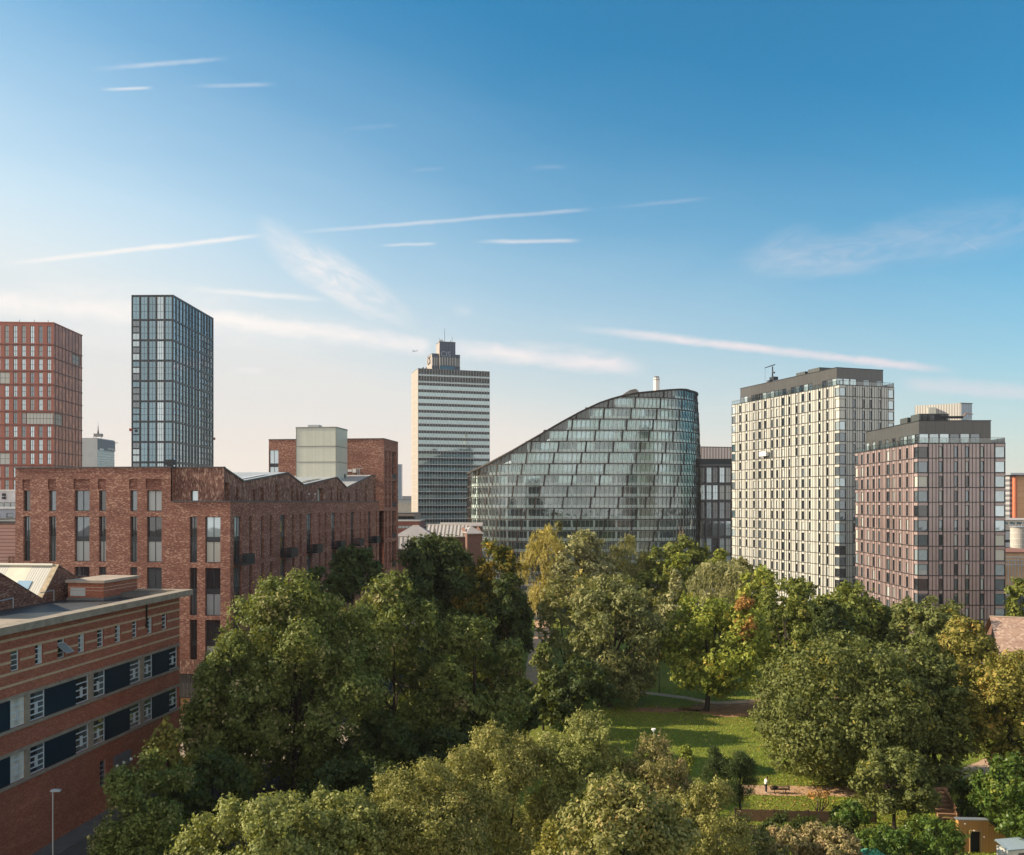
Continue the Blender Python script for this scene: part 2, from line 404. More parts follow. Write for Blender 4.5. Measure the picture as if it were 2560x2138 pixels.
# ---------------------------------------------------------------- shared materials
M_steel = mat('dark_steel', (.020, .023, .030), .45, .5, .3, .2, 2)
M_frame = mat('grey_window_frame', (.055, .06, .068), .4, .5, .3)
M_blackfr = mat('black_window_frame', (.018, .018, .02), .4)
M_white = mat('white_paint', (.74, .73, .69), .5)
M_conc = mat('concrete', (.27, .225, .175), .85, .3, 0, .3, 1.2, bump=.3)
M_galv = mat('galvanised_metal', (.42, .44, .46), .4, .5, .6)
G_dark = glass('dark_glass', (.020, .024, .030))
G_mid = glass('grey_glass', (.15, .18, .20), metal=.5)
G_blue = glass('sky_glass', (.14, .235, .28), var=.25, metal=.7)
G_cur = curtain('curtain_glass', (.50, .52, .50))
G_blind = curtain('blind_glass', (.62, .60, .52))
G_pale = glass('pale_glass', (.46, .55, .58), var=.25, metal=.5)
M_wfr = mat('pale_window_frame', (.52, .58, .60), .45)
M_black = mat('black_void', (.008, .008, .009), .8)

# ================================================================ GROUND
def grass_mat():
    m, T, b = newmat('grass'); co = T.add('ShaderNodeTexCoord').outputs['Object']
    n = T.noise(co, .12, 6, .65); n2 = T.noise(co, 1.7, 5, .7); n3 = T.noise(co, 9, 3, .7)
    c = T.mix(T.rng(n, .35, .65), (.125, .175, .018), (.20, .245, .030))
    c = T.mix(T.rng(n2, .40, .66, 0, .75), c, (.25, .20, .05))
    c = T.mix(T.rng(n3, .35, .62, 0, .7), c, (.085, .11, .014))
    vo = T.add('ShaderNodeTexVoronoi'); T.put(vo.inputs['Vector'], co); vo.inputs['Scale'].default_value = 1.6
    lf = T.math('MULTIPLY', T.math('LESS_THAN', vo.outputs['Distance'], .13), T.math('GREATER_THAN', T.noise(co, .16, 3), .5))
    c = T.mix(lf, c, (.30, .16, .05))
    T.put(b.inputs['Base Color'], c); b.inputs['Roughness'].default_value = .9; b.inputs['Specular IOR Level'].default_value = .2
    bp = T.add('ShaderNodeBump'); bp.inputs['Distance'].default_value = .12; bp.inputs['Strength'].default_value = .8
    T.l.new(T.noise(co, 5, 6, .75), bp.inputs['Height']); T.l.new(bp.outputs[0], b.inputs['Normal'])
    return m
M_grass = grass_mat()
M_path = mat('buff_path', (.46, .295, .185), .9, .2, 0, .18, .5, bump=.2)
M_dirt = mat('bare_earth', (.27, .155, .085), .95, .1, 0, .35, .7, bump=.4)
M_asph = mat('asphalt', (.055, .053, .052), .85, .3, 0, .25, .4, bump=.2)
M_pave = mat('pale_paving', (.34, .27, .20), .85, .3, 0, .2, .5)
M_city = mat('city_ground', (.10, .095, .085), .9, .2, 0, .4, .02)
def sheet(name, pts, z, m):
    b = MB(); b.face([(x, y, z) for x, y in pts]); return struct(b.build(name, m))
struct_ground = sheet('ground', [(-4000, -600), (4000, -600), (4000, 7000), (-4000, 7000)], 0, M_city)
sheet('street', [(-36.5, -20), (-24, -20), (-23, 60), (-18, 118), (-18, 215), (-29, 215), (-37.6, 121.5), (-56, 124), (-66, 100), (-36, 98.5)], .004, M_asph)
sheet('pavement', [(-60, 101), (-27, 99), (-21.5, 104), (-20, 117), (-37.6, 119.6), (-62, 123)], .010, M_pave)
lawn = [(-23, -20), (120, -20), (125, 150), (74, 158), (70, 176), (40, 235), (-16, 240), (-18, 118), (-20, 80)]
sheet('lawn', lawn, .008, M_grass)
def strip(name, px, w, z, m, jit=.0):
    P = [Vector((*G(x, y), 0)) for x, y in px]; Q = []
    for i in range(len(P)-1):
        p0 = P[max(i-1, 0)]; p1 = P[i]; p2 = P[i+1]; p3 = P[min(i+2, len(P)-1)]
        for k in range(8):
            t = k/8; Q.append(.5*((2*p1)+(p2-p0)*t+(2*p0-5*p1+4*p2-p3)*t*t+(-p0+3*p1-3*p2+p3)*t**3))
    Q.append(P[-1]); b = MB(); rr = random.Random(3); L = []
    for i, q in enumerate(Q):
        d = (Q[min(i+1, len(Q)-1)]-Q[max(i-1, 0)]).normalized(); n = Vector((-d.y, d.x, 0))
        ww = w if not callable(w) else w(i/len(Q)); j = rr.uniform(-jit, jit)
        L.append((q+n*(ww/2+j), q-n*(ww/2+rr.uniform(-jit, jit))))
    for (a, c), (e, f) in zip(L, L[1:]): b.face([(a.x, a.y, z), (c.x, c.y, z), (f.x, f.y, z), (e.x, e.y, z)])
    return struct(b.build(name, m))
strip('path', [(1500, 1722), (1580, 1729), (1700, 1743), (1790, 1757), (1900, 1752), (2010, 1752), (2120, 1742), (2300, 1740)], 1.7, .014, M_path, .08)
strip('path', [(1700, 1974), (1850, 1975), (1960, 1977), (2100, 1979), (2220, 1975), (2330, 1962), (2420, 1938), (2500, 1905), (2600, 1880)], 3.1, .016, M_path, .12)
strip('path', [(1345, 1760), (1340, 1700), (1344, 1640), (1356, 1580), (1352, 1540), (1340, 1515)], 3.6, .015, M_path, .1)
sheet('planting_bed', [G(1800, 2062), G(1980, 2064), G(2200, 2064), G(2420, 2080), (30, 56), (8, 56)], .013, mat('dark_soil', (.045, .036, .024), .95, .1, 0, .4, .6, bump=.4))
rr = random.Random(5); cx_, cy_ = G(1880, 1775)
sheet('bare_earth_patch', [(cx_+math.cos(t)*(9.5+rr.uniform(-1.6, 1.6)), cy_+math.sin(t)*(5+rr.uniform(-.9, .9))) for t in [i*2*math.pi/40 for i in range(40)]], .012, M_dirt)
cx_, cy_ = G(1660, 1775)
sheet('bare_earth_patch', [(cx_+math.cos(t)*(5+rr.uniform(-1.3, 1.3)), cy_+math.sin(t)*(1.6+rr.uniform(-.5, .5))) for t in [i*2*math.pi/30 for i in range(30)]], .012, M_dirt)

# ================================================================ APARTMENT BLOCK (brick, sawtooth top storey)
B_apt = brick('mottled_red_brick', (.285, .110, .076), (.37, .165, .118), (.17, .09, .07), .27, .082, light=(.54, .32, .235), dark=(.16, .060, .046), streak=(.5, 2.6))
B_hang = brick('hung_brown_tile', (.26, .12, .09), (.35, .19, .14), (.07, .035, .03), .42, .15, light=(.50, .31, .23), dark=(.10, .045, .036), swap=True, ms=.02)
M_seam = ribbed('standing_seam_roof', (.50, .49, .47), (.16, .16, .16), .62, 0, .45, .3, .1)
M_coping = mat('dark_grey_coping', (.075, .072, .075), .5)
M_roofgrey = mat('grey_roof_felt', (.13, .125, .12), .9, .2, 0, .3, .4)
def near_window(root, fr, u0, u1, z0, z1, panes, nv=0, depth=.35, ft=.09, fm=None, opener=False, mids=(), label=None, split=None):
    fm = fm or M_frame; b = MB(); n0, n1 = -depth, -depth+.09
    b.box(fr, u0, u0+ft, z0, z1, n0, n1); b.box(fr, u1-ft, u1, z0, z1, n0, n1)
    b.box(fr, u0+ft, u1-ft, z0, z0+ft, n0, n1); b.box(fr, u0+ft, u1-ft, z1-ft, z1, n0, n1)
    for i in range(nv):
        x = u0+(u1-u0)*(i+1)/(nv+1); b.box(fr, x-ft*.45, x+ft*.45, z0+ft, z1-ft, n0, n1-.01)
    for za, zb in mids: b.box(fr, u0+ft, u1-ft, za, zb, n0, n1+.01)
    o = b.build('window', fm, root, label)
    segs = [z0]+[q for m_ in mids for q in m_]+[z1]
    for i in range(0, len(segs), 2):
        p = MB(); p.rect(fr, u0+ft*.5, u1-ft*.5, segs[i], segs[i+1], n0+.02)
        pm = panes[(i//2) % len(panes)] if isinstance(panes, (list, tuple)) else panes
        p.build('pane', pm, o)
    return o
def build_apartments():
    Pc = (-38.6, 120.0); D = (.992, -.127)
    Fr = Frame(Pc, D).moved(u=-32); W = 32.0
    Wi = Frame(Pc, (.127, .992)); LW = 73.5
    root = thing('apartment_building', 'red brick apartment block with sawtooth top storey and dark steel balconies', 'apartment block', (Pc[0], Pc[1], 0))
    U = Fr.u; zf = lambda py: CH-(py-HY)*122/FP
    zt = ZD(1170, 122.5)
    uC = U(427)
    rows = {'A': (zf(1226), zf(1278)), 'B': (zf(1291.5), zf(1405)), 'C': (zf(1418), zf(1536)), 'D': (zf(1546), zf(1665))}
    # ---- front
    cols = [(190, 245, 0), (397, 455, 0), (605, 727, 1), (803, 860, 0), (1057, 1113, 0), (1192, 1313, 1), (1540, 1600, 0), (1665, 1790, 1)]
    holes = []; blind = []; rw = random.Random(11); todo = []
    curt = {(2, 'B'): (G_mid, G_cur), (5, 'A'): (G_cur,), (5, 'B'): (G_dark, G_cur), (7, 'B'): (G_pale, G_blind), (7, 'C'): (G_dark, G_pale), (7, 'D'): (G_dark, G_cur), (1, 'B'): (G_dark, G_mid), (4, 'B'): (G_dark, G_mid), (3, 'B'): (G_dark, G_cur), (6, 'D'): (G_dark, G_dark)}
    for i, (a, b, dbl) in enumerate(cols):
        u0, u1 = U(a*.3078), U(b*.3078)
        for r in (('A', 'B', 'C', 'D') if i < 6 else ('B', 'C', 'D')):
            z0, z1 = rows[r][1], rows[r][0]
            holes.append((u0, u1, z0, z1)); pn = curt.get((i, r), (G_dark, G_mid) if rw.random() < .5 else (G_mid, G_dark))
            todo.append((u0, u1, z0, z1, pn, r, dbl))
        if i < 6: blind.append((u0-.15, u1+.0, rows['A'][0]+.12, zf(1198)))
    wl = MB()
    wl.wall(Fr, 0, uC, 6.3, zt, holes+blind, .42, 0)
    wl.wall(Fr, uC, W, 6.3, 30.0, holes, .42, 0)
    for a, b, c, d in blind: wl.rect(Fr, a, b, c, d, -.25)
    # ---- wing
    wc = [(127, 230, 1), (333, 355, 0), (490, 515, 0), (605, 628, 0), (737, 815, 1), (895, 918, 0), (995, 1015, 0), (1087, 1155, 1), (1243, 1258, 0), (1323, 1337, 0), (1410, 1465, 1), (1527, 1541, 0), (1597, 1611, 0), (1665, 1712, 1), (1780, 1791, 0), (1842, 1853, 0), (1895, 1930, 1), (1992, 2002, 0)]
    wh = []; wt = []
    for i, (a, b, dbl) in enumerate(wc):
        u0, u1 = Wi.u(560+a*.1905), Wi.u(560+b*.1905)
        if not dbl: u1 = max(u1, u0+1.0)
        for r in 'BCD':
            z0, z1 = rows[r][1], rows[r][0]; wh.append((u0, u1, z0, z1))
            wt.append((u0, u1, z0, z1, (G_pale if i in (0, 7, 10) and r == 'B' else G_mid, G_dark), r, dbl))
    wl.wall(Wi, 0, LW, 6.3, 30.0, wh, .38, 0)
    # back and far sides so that it is a solid block
    Bk = Wi.moved(n=-22)
    wl.rect(Bk.moved(u=10), 0, LW-10, 0, 29.6); wl.rect(Fr.moved(n=-13), 0, W-4, 0, 29.6)
    e0 = Fr.pt(0, 0, 0); e1 = Fr.pt(0, -13, 0)
    wl.face([(e0[0], e0[1], 0), (e1[0], e1[1], 0), (e1[0], e1[1], zt), (e0[0], e0[1], zt)])
    e0 = Fr.pt(uC, -.3, 30); e1 = Fr.pt(uC, -13, 30)
    wl.face([(*e0[:2], 29.8), (*e1[:2], 29.8), (*e1[:2], zt), (*e0[:2], zt)])
    wl.face([(*Fr.pt(0, -13, 0)[:2], 29.5), (*e1[:2], 29.5), (*e1[:2], zt), (*Fr.pt(0, -13, 0)[:2], zt)])
    wl.build('brick_wall', B_apt, root)
    bs = MB(); bs.wall(Fr, 0, W, 0, 6.3, [(W-7.5, W-5.9, 0, 3.0)], .3, 0, n=-.12); bs.wall(Wi, 0, LW, 0, 6.3, (), .2, 0, n=-.12)
    bs.build('plinth_cladding', ribbed('dark_plinth_cladding', (.075, .068, .070), (.03, .03, .03), .6, 0, .6), root)
    dr = MB(); dr.box(Fr, W-7.4, W-6.0, 0, 2.9, -.4, -.3); dr.build('door', mat('tan_door', (.42, .27, .13)), root)
    th = MB(); th.box(Fr, .0, W+.05, 6.3, 8.3, .0, .05); th.box(Wi, .05, LW, 6.3, 8.3, .0, .05); th.build('soldier_course', B_hang, root)
    rl = MB(); rl.face([Fr.pt(0, -.1, zt-.5), Fr.pt(uC-.1, -.1, zt-.5), Fr.pt(uC-.1, -12.9, zt-.5), Fr.pt(0, -12.9, zt-.5)])
    rl.face([Fr.pt(uC, -.05, 29.4), Fr.pt(W, -.05, 29.4), Wi.pt(LW, -.05, 29.4), Wi.pt(LW, -21.9, 29.4), Fr.pt(uC, -12, 29.4)])
    rl.build('flat_roof', M_roofgrey, root)
    cp = MB()
    cp.box(Fr, -.08, uC+.1, zt, zt+.16, -.5, .1); cp.box(Fr, uC-.4, uC+.1, zt, zt+.16, -13, -.5)
    cp.box(Fr, uC+.1, W+.1, 30, 30.16, -.45, .1); cp.box(Wi, .45, LW, 30, 30.16, -.45, .1)
    cp.build('parapet_coping', M_coping, root)
    for (u0, u1, z0, z1, pn, r, dbl) in todo:
        if r == 'A': near_window(root, Fr, u0, u1, z0, z1, pn, 1 if dbl else 0, .42)
        else:
            h = z1-z0; near_window(root, Fr, u0, u1, z0, z1, list(reversed(pn)), 1, .42, mids=((z0+h*.45, z0+h*.56),))
    for (u0, u1, z0, z1, pn, r, dbl) in wt:
        h = z1-z0; near_window(root, Wi, u0, u1, z0, z1, list(reversed(pn)), 2 if dbl else 0, .38, mids=((z0+h*.45, z0+h*.56),))
    # ---- sawtooth top storey, set back
    q = Fr.pt(W-1.5, -1.2, 0); S = Frame(q[:2], Wi.d); SF = Frame(Fr.pt(uC, -1.2, 0)[:2], Fr.d)
    wSF = W-1.5-uC
    prof = [(S.u(x), S.z(x, y)) for x, y in ((549, 1170), (609, 1203), (718.6, 1181.6), (758.6, 1212.4), (841.7, 1193), (866, 1218.5), (929, 1188), (938, 1189))]
    prof[0] = (0, zt)
    t = MB(); zl = min(p[1] for p in prof)-.02
    sw = [(10, 70, 1), (155, 180, 0), (378, 412, 0), (478, 525, 1), (675, 718, 1), (880, 905, 0), (953, 975, 0), (1003, 1025, 0), (1228, 1300, 1), (1398, 1420, 0), (1482, 1494, 0), (1522, 1545, 0), (1628, 1652, 1), (1730, 1752, 1), (1850, 1872, 1), (1965, 1990, 0)]
    tops = [1206, 1218, 1224, 1219, 1211, 1213, 1222, 1229, 1221, 1216, 1216, 1223, 1233, 1222, 1212, 1200]
    sh = []; sws = []
    for (a, b, lit), ty in zip(sw, tops):
        px = 560+a*.1905; u0 = S.u(px); u1 = max(S.u(560+b*.1905), u0+.9)
        zz = min(S.z(px, ty), zl-.05) if ty < 1226 else S.z(px, ty)
        # real head height, limited by the roofline above
        top = S.z(px, ty); sh.append((u0, u1, 29.6, top)); sws.append((u0, u1, top, lit))
    def roofz(u):
        for (a, za), (b, zb) in zip(prof, prof[1:]):
            if a <= u <= b: return za+(zb-za)*(u-a)/(b-a)
        return prof[-1][1]
    us = sorted(set([p[0] for p in prof]+[q for h in sh for q in h[:2]]))
    for a, b in zip(us, us[1:]):
        if b-a < .003: continue
        m_ = (a+b)/2; hh = [h for h in sh if h[0] < m_ < h[1]]
        lo = hh[0][3] if hh else 29.3
        lo = min(lo, roofz(m_)-.3)
        t.face([S.pt(a, 0, lo), S.pt(b, 0, lo), S.pt(b, 0, roofz(b)), S.pt(a, 0, roofz(a))])
    for (u0, u1, top, lit) in sws:
        top = min(top, roofz((u0+u1)/2)-.3)
        t.face([S.pt(u0, 0, 29.4), S.pt(u0, -.7, 29.4), S.pt(u0, -.7, top), S.pt(u0, 0, top)])
        t.face([S.pt(u1, 0, 29.4), S.pt(u1, -.7, 29.4), S.pt(u1, -.7, top), S.pt(u1, 0, top)])
        t.face([S.pt(u0, 0, top), S.pt(u1, 0, top), S.pt(u1, -.7, top), S.pt(u0, -.7, top)])
    fw = (SF.u(476), SF.u(495), SF.z(485, 1253), SF.z(485, 1226))
    t.wall(SF, 0, wSF, 29.3, zt, [fw], .4)
    lE = prof[-1][0]
    t.face([S.pt(lE, 0, 29.3), S.pt(lE, -16, 29.3), S.pt(lE, -16, prof[-1][1]), S.pt(lE, 0, prof[-1][1])])
    t.build('sawtooth_wall', B_hang, root)
    near_window(root, SF, *fw, (G_pale,), 0, .4)
    for (u0, u1, top, lit) in sws:
        top = min(top, roofz((u0+u1)/2)-.3)
        near_window(root, S, u0, u1, 29.42, top, (G_blind if lit else G_dark,), 1 if u1-u0 > 1.8 else 0, .7)
    rf = MB(); vg = MB()
    for (a, za), (b, zb) in zip(prof, prof[1:]):
        rf.face([S.pt(a, .12, za+.06), S.pt(b, .12, zb+.06), S.pt(b, -17, zb+.06), S.pt(a, -17, za+.06)])
        for n0, n1 in ((.02, .14),):
            i = len(vg.v)
            vg.v += [S.pt(a, n0, za-.14), S.pt(b, n0, zb-.14), S.pt(b, n1, zb-.14), S.pt(a, n1, za-.14), S.pt(a, n0, za+.1), S.pt(b, n0, zb+.1), S.pt(b, n1, zb+.1), S.pt(a, n1, za+.1)]
            for qf in ((0, 1, 2, 3), (4, 5, 6, 7), (3, 2, 6, 7), (0, 1, 5, 4)): vg.f.append(tuple(i+k for k in qf)); vg.m.append(0)
    rf.build('sawtooth_roof', M_seam, root)
    vg.box(SF, 0, wSF+.1, zt, zt+.14, -.4, .1); vg.build('verge', M_coping, root)
    sk = MB()
    for a, b in ((1, 2), (3, 4)):
        (ua, za), (ub, zb) = prof[a], prof[b]; f = lambda k: (ua+(ub-ua)*k, za+(zb-za)*k+.16)
        (p, zp), (r_, zr) = f(.15), f(.7); sk.face([S.pt(p, -1.2, zp), S.pt(r_, -1.2, zr), S.pt(r_, -2.2, zr), S.pt(p, -2.2, zp)])
    sk.build('rooflight', G_dark, root)
    for px in (1105, 1188):
        u = S.u(560+px*.1905); l = MB(); l.tube(S.pt(u, .02, 31.4), S.pt(u, .22, 31.4), .14, .14, 10); l.build('wall_lamp', M_white, root)
    # ---- tall brick end block
    uT = Wi.u(959.5); T_ = Wi.moved(u=uT); ztt = T_.z(959.5, 1097.5)
    lt = 12.5; wT = 27.0
    TF = Frame(T_.pt(0, -wT, 0)[:2], Wi.n)
    t = MB()
    fz = lambda py: TF.z(684, py)
    fh = [(TF.u(673), TF.u(696), fz(1216), fz(1125)), (TF.u(673), TF.u(696), 20, fz(1226))]
    t.wall(TF, 0, wT, 28, ztt, fh, .4)
    rh = []; tz = lambda py: T_.z(975, py)
    for (pa, pb, op) in ((963, 967.5, 0), (972, 977, 0), (980.5, 990.5, 1)):
        for (ya, yb) in ((1129, 1196), (1202, 1268), (1278, 1346), (1355, 1420)):
            rh.append((T_.u(pa), T_.u(pb), tz(yb), tz(ya), op))
    t.wall(T_, 0, lt, 0, ztt, [h[:4] for h in rh], .8)
    t.rect(T_.turn(lt), 0, wT, 0, ztt); t.rect(Frame(T_.pt(lt, -wT, 0)[:2], (-T_.d[0], -T_.d[1])), 0, lt, 0, ztt)
    t.build('tower_wall', B_apt, root)
    r2 = MB(); r2.face([T_.pt(0, 0, ztt-.3), T_.pt(lt, 0, ztt-.3), T_.pt(lt, -wT, ztt-.3), T_.pt(0, -wT, ztt-.3)])
    r2.build('tower_roof', M_roofgrey, root)
    r2 = MB(); r2.box(TF, -.05, wT+.08, ztt, ztt+.18, -.4, .08); r2.box(T_, .45, lt, ztt, ztt+.18, -.4, .08); r2.build('tower_coping', M_coping, root)
    for h in fh:
        hh = h[3]-h[2]; near_window(root, TF, *h, (G_pale, G_pale), 1, .4, mids=((h[2]+hh*.53, h[2]+hh*.63),) if hh < 9 else ((h[2]+hh*.4, h[2]+hh*.5),))
    for h in rh:
        hh = h[3]-h[2]; near_window(root, T_, *h[:4], (G_dark, G_mid), 0, .8, mids=((h[2]+hh*.45, h[2]+hh*.55),))
        if h[4]: bb = MB(); bb.box(T_, h[0]+.02, h[1]-.02, h[2], h[2]+1.1, -.3, .02); bb.build('balcony_panel', M_steel, root)
    # polycarbonate lift head in front of it
    Pp = XD(840.6, 183); PB = Frame(Pp, Wi.d); zp = ZD(1069.6, 183); wP = 8.75; lP = 7.4
    PF = Frame(PB.pt(0, -wP, 0)[:2], Wi.n)
    M_poly = ribbed('translucent_ribbed_panel', (.60, .60, .50), (.42, .43, .37), .25, 0, .35, duty=.3, spec=.6)
    p = MB(); p.box(PF, 0, wP, 29.5, zp, -lP, 0); p.build('plant_room', M_poly, root)
    p = MB()
    for py in (1115.5, 1155): 
        z = ZD(py, 183); p.box(PF, -.04, wP+.04, z-.08, z+.08, -lP-.04, .05)
    p.box(PF, -.08, wP+.08, zp, zp+.22, -lP-.08, .08); p.box(PF, .0, .12, 29.5, zp, 0, .05); p.box(PF, wP-.12, wP+.05, 29.5, zp, .0, .05)
    p.build('plant_room_trim', mat('plant_trim', (.22, .21, .18)), root)
    p = MB(); p.box(PF, 2.2, 4.6, zp+.22, zp+.75, -3, -1); p.build('roof_vent', M_galv, root)
    p = MB(); p.box(PB, lP-2.2, lP-1.2, 31, 36, .0, .05); p.build('plant_room_door', M_steel, root)
    for (pa, pb, ya, yb) in ((872, 880, 1174, 1180), (884, 892, 1172.5, 1182)):
        a = MB(); a.box(TF, TF.u(pa), TF.u(pb), TF.z(pa, yb), TF.z(pa, ya), .1, .8); a.build('condenser_unit', M_white, root)
    a = MB()
    for px in (896, 900): u = TF.u(px); a.tube(TF.pt(u, .5, ztt-14), TF.pt(u, .5, TF.z(px, 1172)), .09); a.tube(TF.pt(u, .5, TF.z(px, 1172)), TF.pt(u+.7, .5, TF.z(px, 1172)), .09)
    a.build('flue', M_galv, root)
    a = MB(); u, n = 10, -8; a.box(S, S.u(630), S.u(636), 35.6, 36.4, -14, -12.5)
    a.box(S, S.u(630), S.u(636), 34, 35.6, -13.5, -13); a.build('roof_fan', M_steel, root)
    # ---- balconies
    for i in (0, 4, 7, 10, 13, 16):
        u0 = Wi.u(560+wc[i][0]*.1905)-.05; L = 2.9
        for r in ('B', 'C', 'D'):
            if r == 'D' and i > 7: continue
            z0 = rows[r][1]-.1; b = MB(); pr = 1.85
            b.box(Wi, u0, u0+L, z0-.25, z0, .02, pr)
            b.box(Wi, u0+.03, u0+L-.03, z0, z0+1.15, pr-.06, pr-.01)
            for k in range(16): 
                n = .06+k*(pr-.2)/15; b.box(Wi, u0+.02, u0+.05, z0, z0+1.12, n, n+.055); b.box(Wi, u0+L-.05, u0+L-.02, z0, z0+1.12, n, n+.055)
            b.box(Wi, u0, u0+.08, z0+1.12, z0+1.18, .02, pr); b.box(Wi, u0+L-.08, u0+L, z0+1.12, z0+1.18, .02, pr); b.box(Wi, u0+.08, u0+L-.08, z0+1.15, z0+1.2, pr-.08, pr)
            b.build('balcony', M_steel, root)
    # plants on the roof terrace belong to nobody's wall: each its own thing
build_apartments()

# ================================================================ WORKS BUILDING (foreground left)
B_fg = brick('smooth_red_brick', (.36, .125, .075), (.41, .15, .09), (.20, .085, .055), .23, .076, light=(.46, .17, .10), dark=(.27, .07, .04), ms=.010, streak=(.3, 4))
B_old = brick('old_brown_brick', (.20, .085, .06), (.29, .13, .09), (.10, .06, .05), .24, .08, light=(.38, .24, .18), dark=(.06, .03, .025))
M_stone = mat('buff_stone_band', (.46, .33, .21), .85, .3, 0, .2, 1.5)
def build_works():
    Pf = XD(449, 99); d = (.127, .992); L = 46.0
    Wl = Frame(Pf, d).moved(u=-L)
    root = thing('brick_works', 'red brick works building with buff bands, navy panels and a flat felt roof', 'brick building', (Pf[0], Pf[1], 0))
    U = Wl.u
    zb = {k: Wl.z(449, y) for k, y in dict(b1=1504, b2=1523.4, b3=1545, b4=1565.7, b5=1587.4, l1=1611, s1=1670, l2=1712, s2=1770).items()}
    zt = Wl.z(449, 1489)
    small = [(88, 160), (285, 352), (467, 530), (635, 692), (790, 845), (935, 985), (1073, 1117), (1198, 1240), (1315, 1357)]
    holes = []; sm = []
    for a, b in small:
        h = (U(a*.3078), U(b*.3078), zb['b4']+.12, zb['b2']-.02); holes.append(h); sm.append(h)
    h = (U(-25), U(-6), zb['b4']+.12, zb['b2']-.02); holes.append(h); sm.append(h)
    band = [('p', -260, 85), ('w', 88, 205), ('c', 205, 243), ('w', 243, 370), ('p', 372, 618), ('w', 620, 725), ('c', 725, 758), ('w', 758, 858), ('p', 860, 1057), ('w', 1060, 1143), ('c', 1143, 1170), ('w', 1170, 1242), ('p', 1245, 1377), ('w', 1380, 1443)]
    u0 = U(-260*.3078); uR = U(1448*.3078)
    rows = [(zb['s1']+.14, zb['l1']-.12), (zb['s2']+.14, zb['l2']-.12)]
    for z0, z1 in rows: holes.append((u0, uR, z0, z1))
    door = (U(918*.3078), U(1045*.3078), 0, 3.6); lw = (U(812*.3078), U(860*.3078), 2.6, 5.1)
    holes += [door, lw]
    w = MB(); w.wall(Wl, 0, L, 0, zt, holes, .3)
    Nf = Frame(Wl.pt(L, 0, 0)[:2], (-Wl.n[0], -Wl.n[1])); w.rect(Nf, 0, 40, 0, zt)
    Sf = Frame(Wl.pt(0, -40, 0)[:2], Wl.n); w.rect(Sf, 0, 40, 0, zt)
    w.build('brick_wall', B_fg, root)
    b = MB()
    for k in ('b1', 'b2', 'b3', 'b4', 'b5'):
        cuts = [(-.5, 0)]+sorted((h[0], h[1]) for h in sm)+[(L, L+1)] if k == 'b3' else [(-.5, 0), (L, L+1)]
        for (a, c), (e, f) in zip(cuts, cuts[1:]): b.box(Wl, c, e, zb[k]-.12, zb[k]+.08, 0, .035)
    b.build('stone_band', M_stone, root)
    b = MB()
    for a, c in (('s1', 'l1'), ('s2', 'l2')):
        b.box(Wl, u0, uR+.2, zb[a]-.1, zb[a]+.139, -.28, .14); b.box(Wl, u0, uR+.2, zb[c]-.119, zb[c]+.16, -.28, .1)
    b.build('sill_and_lintel', M_conc, root)
    for z0, z1 in rows:
        for i, (t, a, c) in enumerate(band):
            a, c = U(a*.3078), U(c*.3078)
            if t == 'c': q = MB(); q.box(Wl, a+.02, c-.02, z0, z1, -.28, .05); q.build('concrete_pier', M_conc, root)
            elif t == 'p': q = MB(); q.box(Wl, a, c, z0+.01, z1-.01, -.25, -.02); q.build('navy_panel', mat('navy_panel', (.005, .018, .030), .7, .2, 0, .25, .15), root)
            else:
                q = MB(); n0, n1 = -.22, -.13; f = .06; h = (z1-z0); H = .02
                q.box(Wl, a, a+f, z0+H, z1-H, n0, n1); q.box(Wl, c-f, c, z0+H, z1-H, n0, n1)
                q.box(Wl, a+f, c-f, z0+H, z0+H+f, n0, n1); q.box(Wl, a+f, c-f, z1-H-f, z1-H, n0, n1)
                nb = 4 if i % 3 else 5
                for k in range(1, nb): z = z0+h*k/nb; q.box(Wl, a+f, c-f, z-.045, z+.045, n0+.01, n1-.005)
                if i % 2 or i > 8: m = (a+c)/2; q.box(Wl, m-.14, m-.05, z0+h*.2, z0+h*.6, n0+.02, n1+.02); q.box(Wl, m+.05, m+.14, z0+h*.2, z0+h*.6, n0+.02, n1+.02)
                o = q.build('window', M_wfr, root)
                g = MB(); mid = a+(c-a)*random.uniform(.35, .7)
                g.rect(Wl, a, mid, z0, z1, -.2, 0); g.rect(Wl, mid, c, z0, z1, -.2, 1)
                g.build('pane', [random.choice([G_dark, G_mid]), random.choice([G_mid, G_dark, G_dark, G_mid])] if i != 1 else [G_blind, G_blind], o)
    for k, (a, c, z0, z1) in enumerate(sm):
        q = MB(); n0, n1, f = -.24, -.15, .06
        q.box(Wl, a, a+f, z0, z1, n0, n1); q.box(Wl, c-f, c, z0, z1, n0, n1); q.box(Wl, a+f, c-f, z0, z0+f, n0, n1); q.box(Wl, a+f, c-f, z1-f, z1, n0, n1)
        for j in (1, 2, 3): z = z0+(z1-z0)*j/4; q.box(Wl, a+f, c-f, z-.03, z+.03, n0+.01, n1)
        o = q.build('window', M_wfr, root, 'small window with its sash tilted open' if k == 2 else None)
        g = MB(); m = (a+c)/2; g.rect(Wl, a, m+.1, z0, z1, -.22, 0); g.rect(Wl, m+.1, c, z0, z1, -.22, 1); g.build('pane', [G_dark if k % 3 else G_mid, G_cur if k % 2 else G_mid], o)
        if k == 2:
            g = MB(); zc = z0+(z1-z0)*.72; P = Wl.pt
            g.face([P(a-.0, -.1, zc), P(c, -.1, zc), P(c, .85, zc-.75), P(a, .85, zc-.75)]); g.build('tilted_sash', G_pale, o)
            g = MB()
            for uu in (a, c): g.tube(P(uu, -.1, zc), P(uu, .85, zc-.75), .035)
            g.tube(P(a, .85, zc-.75), P(c, .85, zc-.75), .035); g.build('sash_frame', M_galv, o)
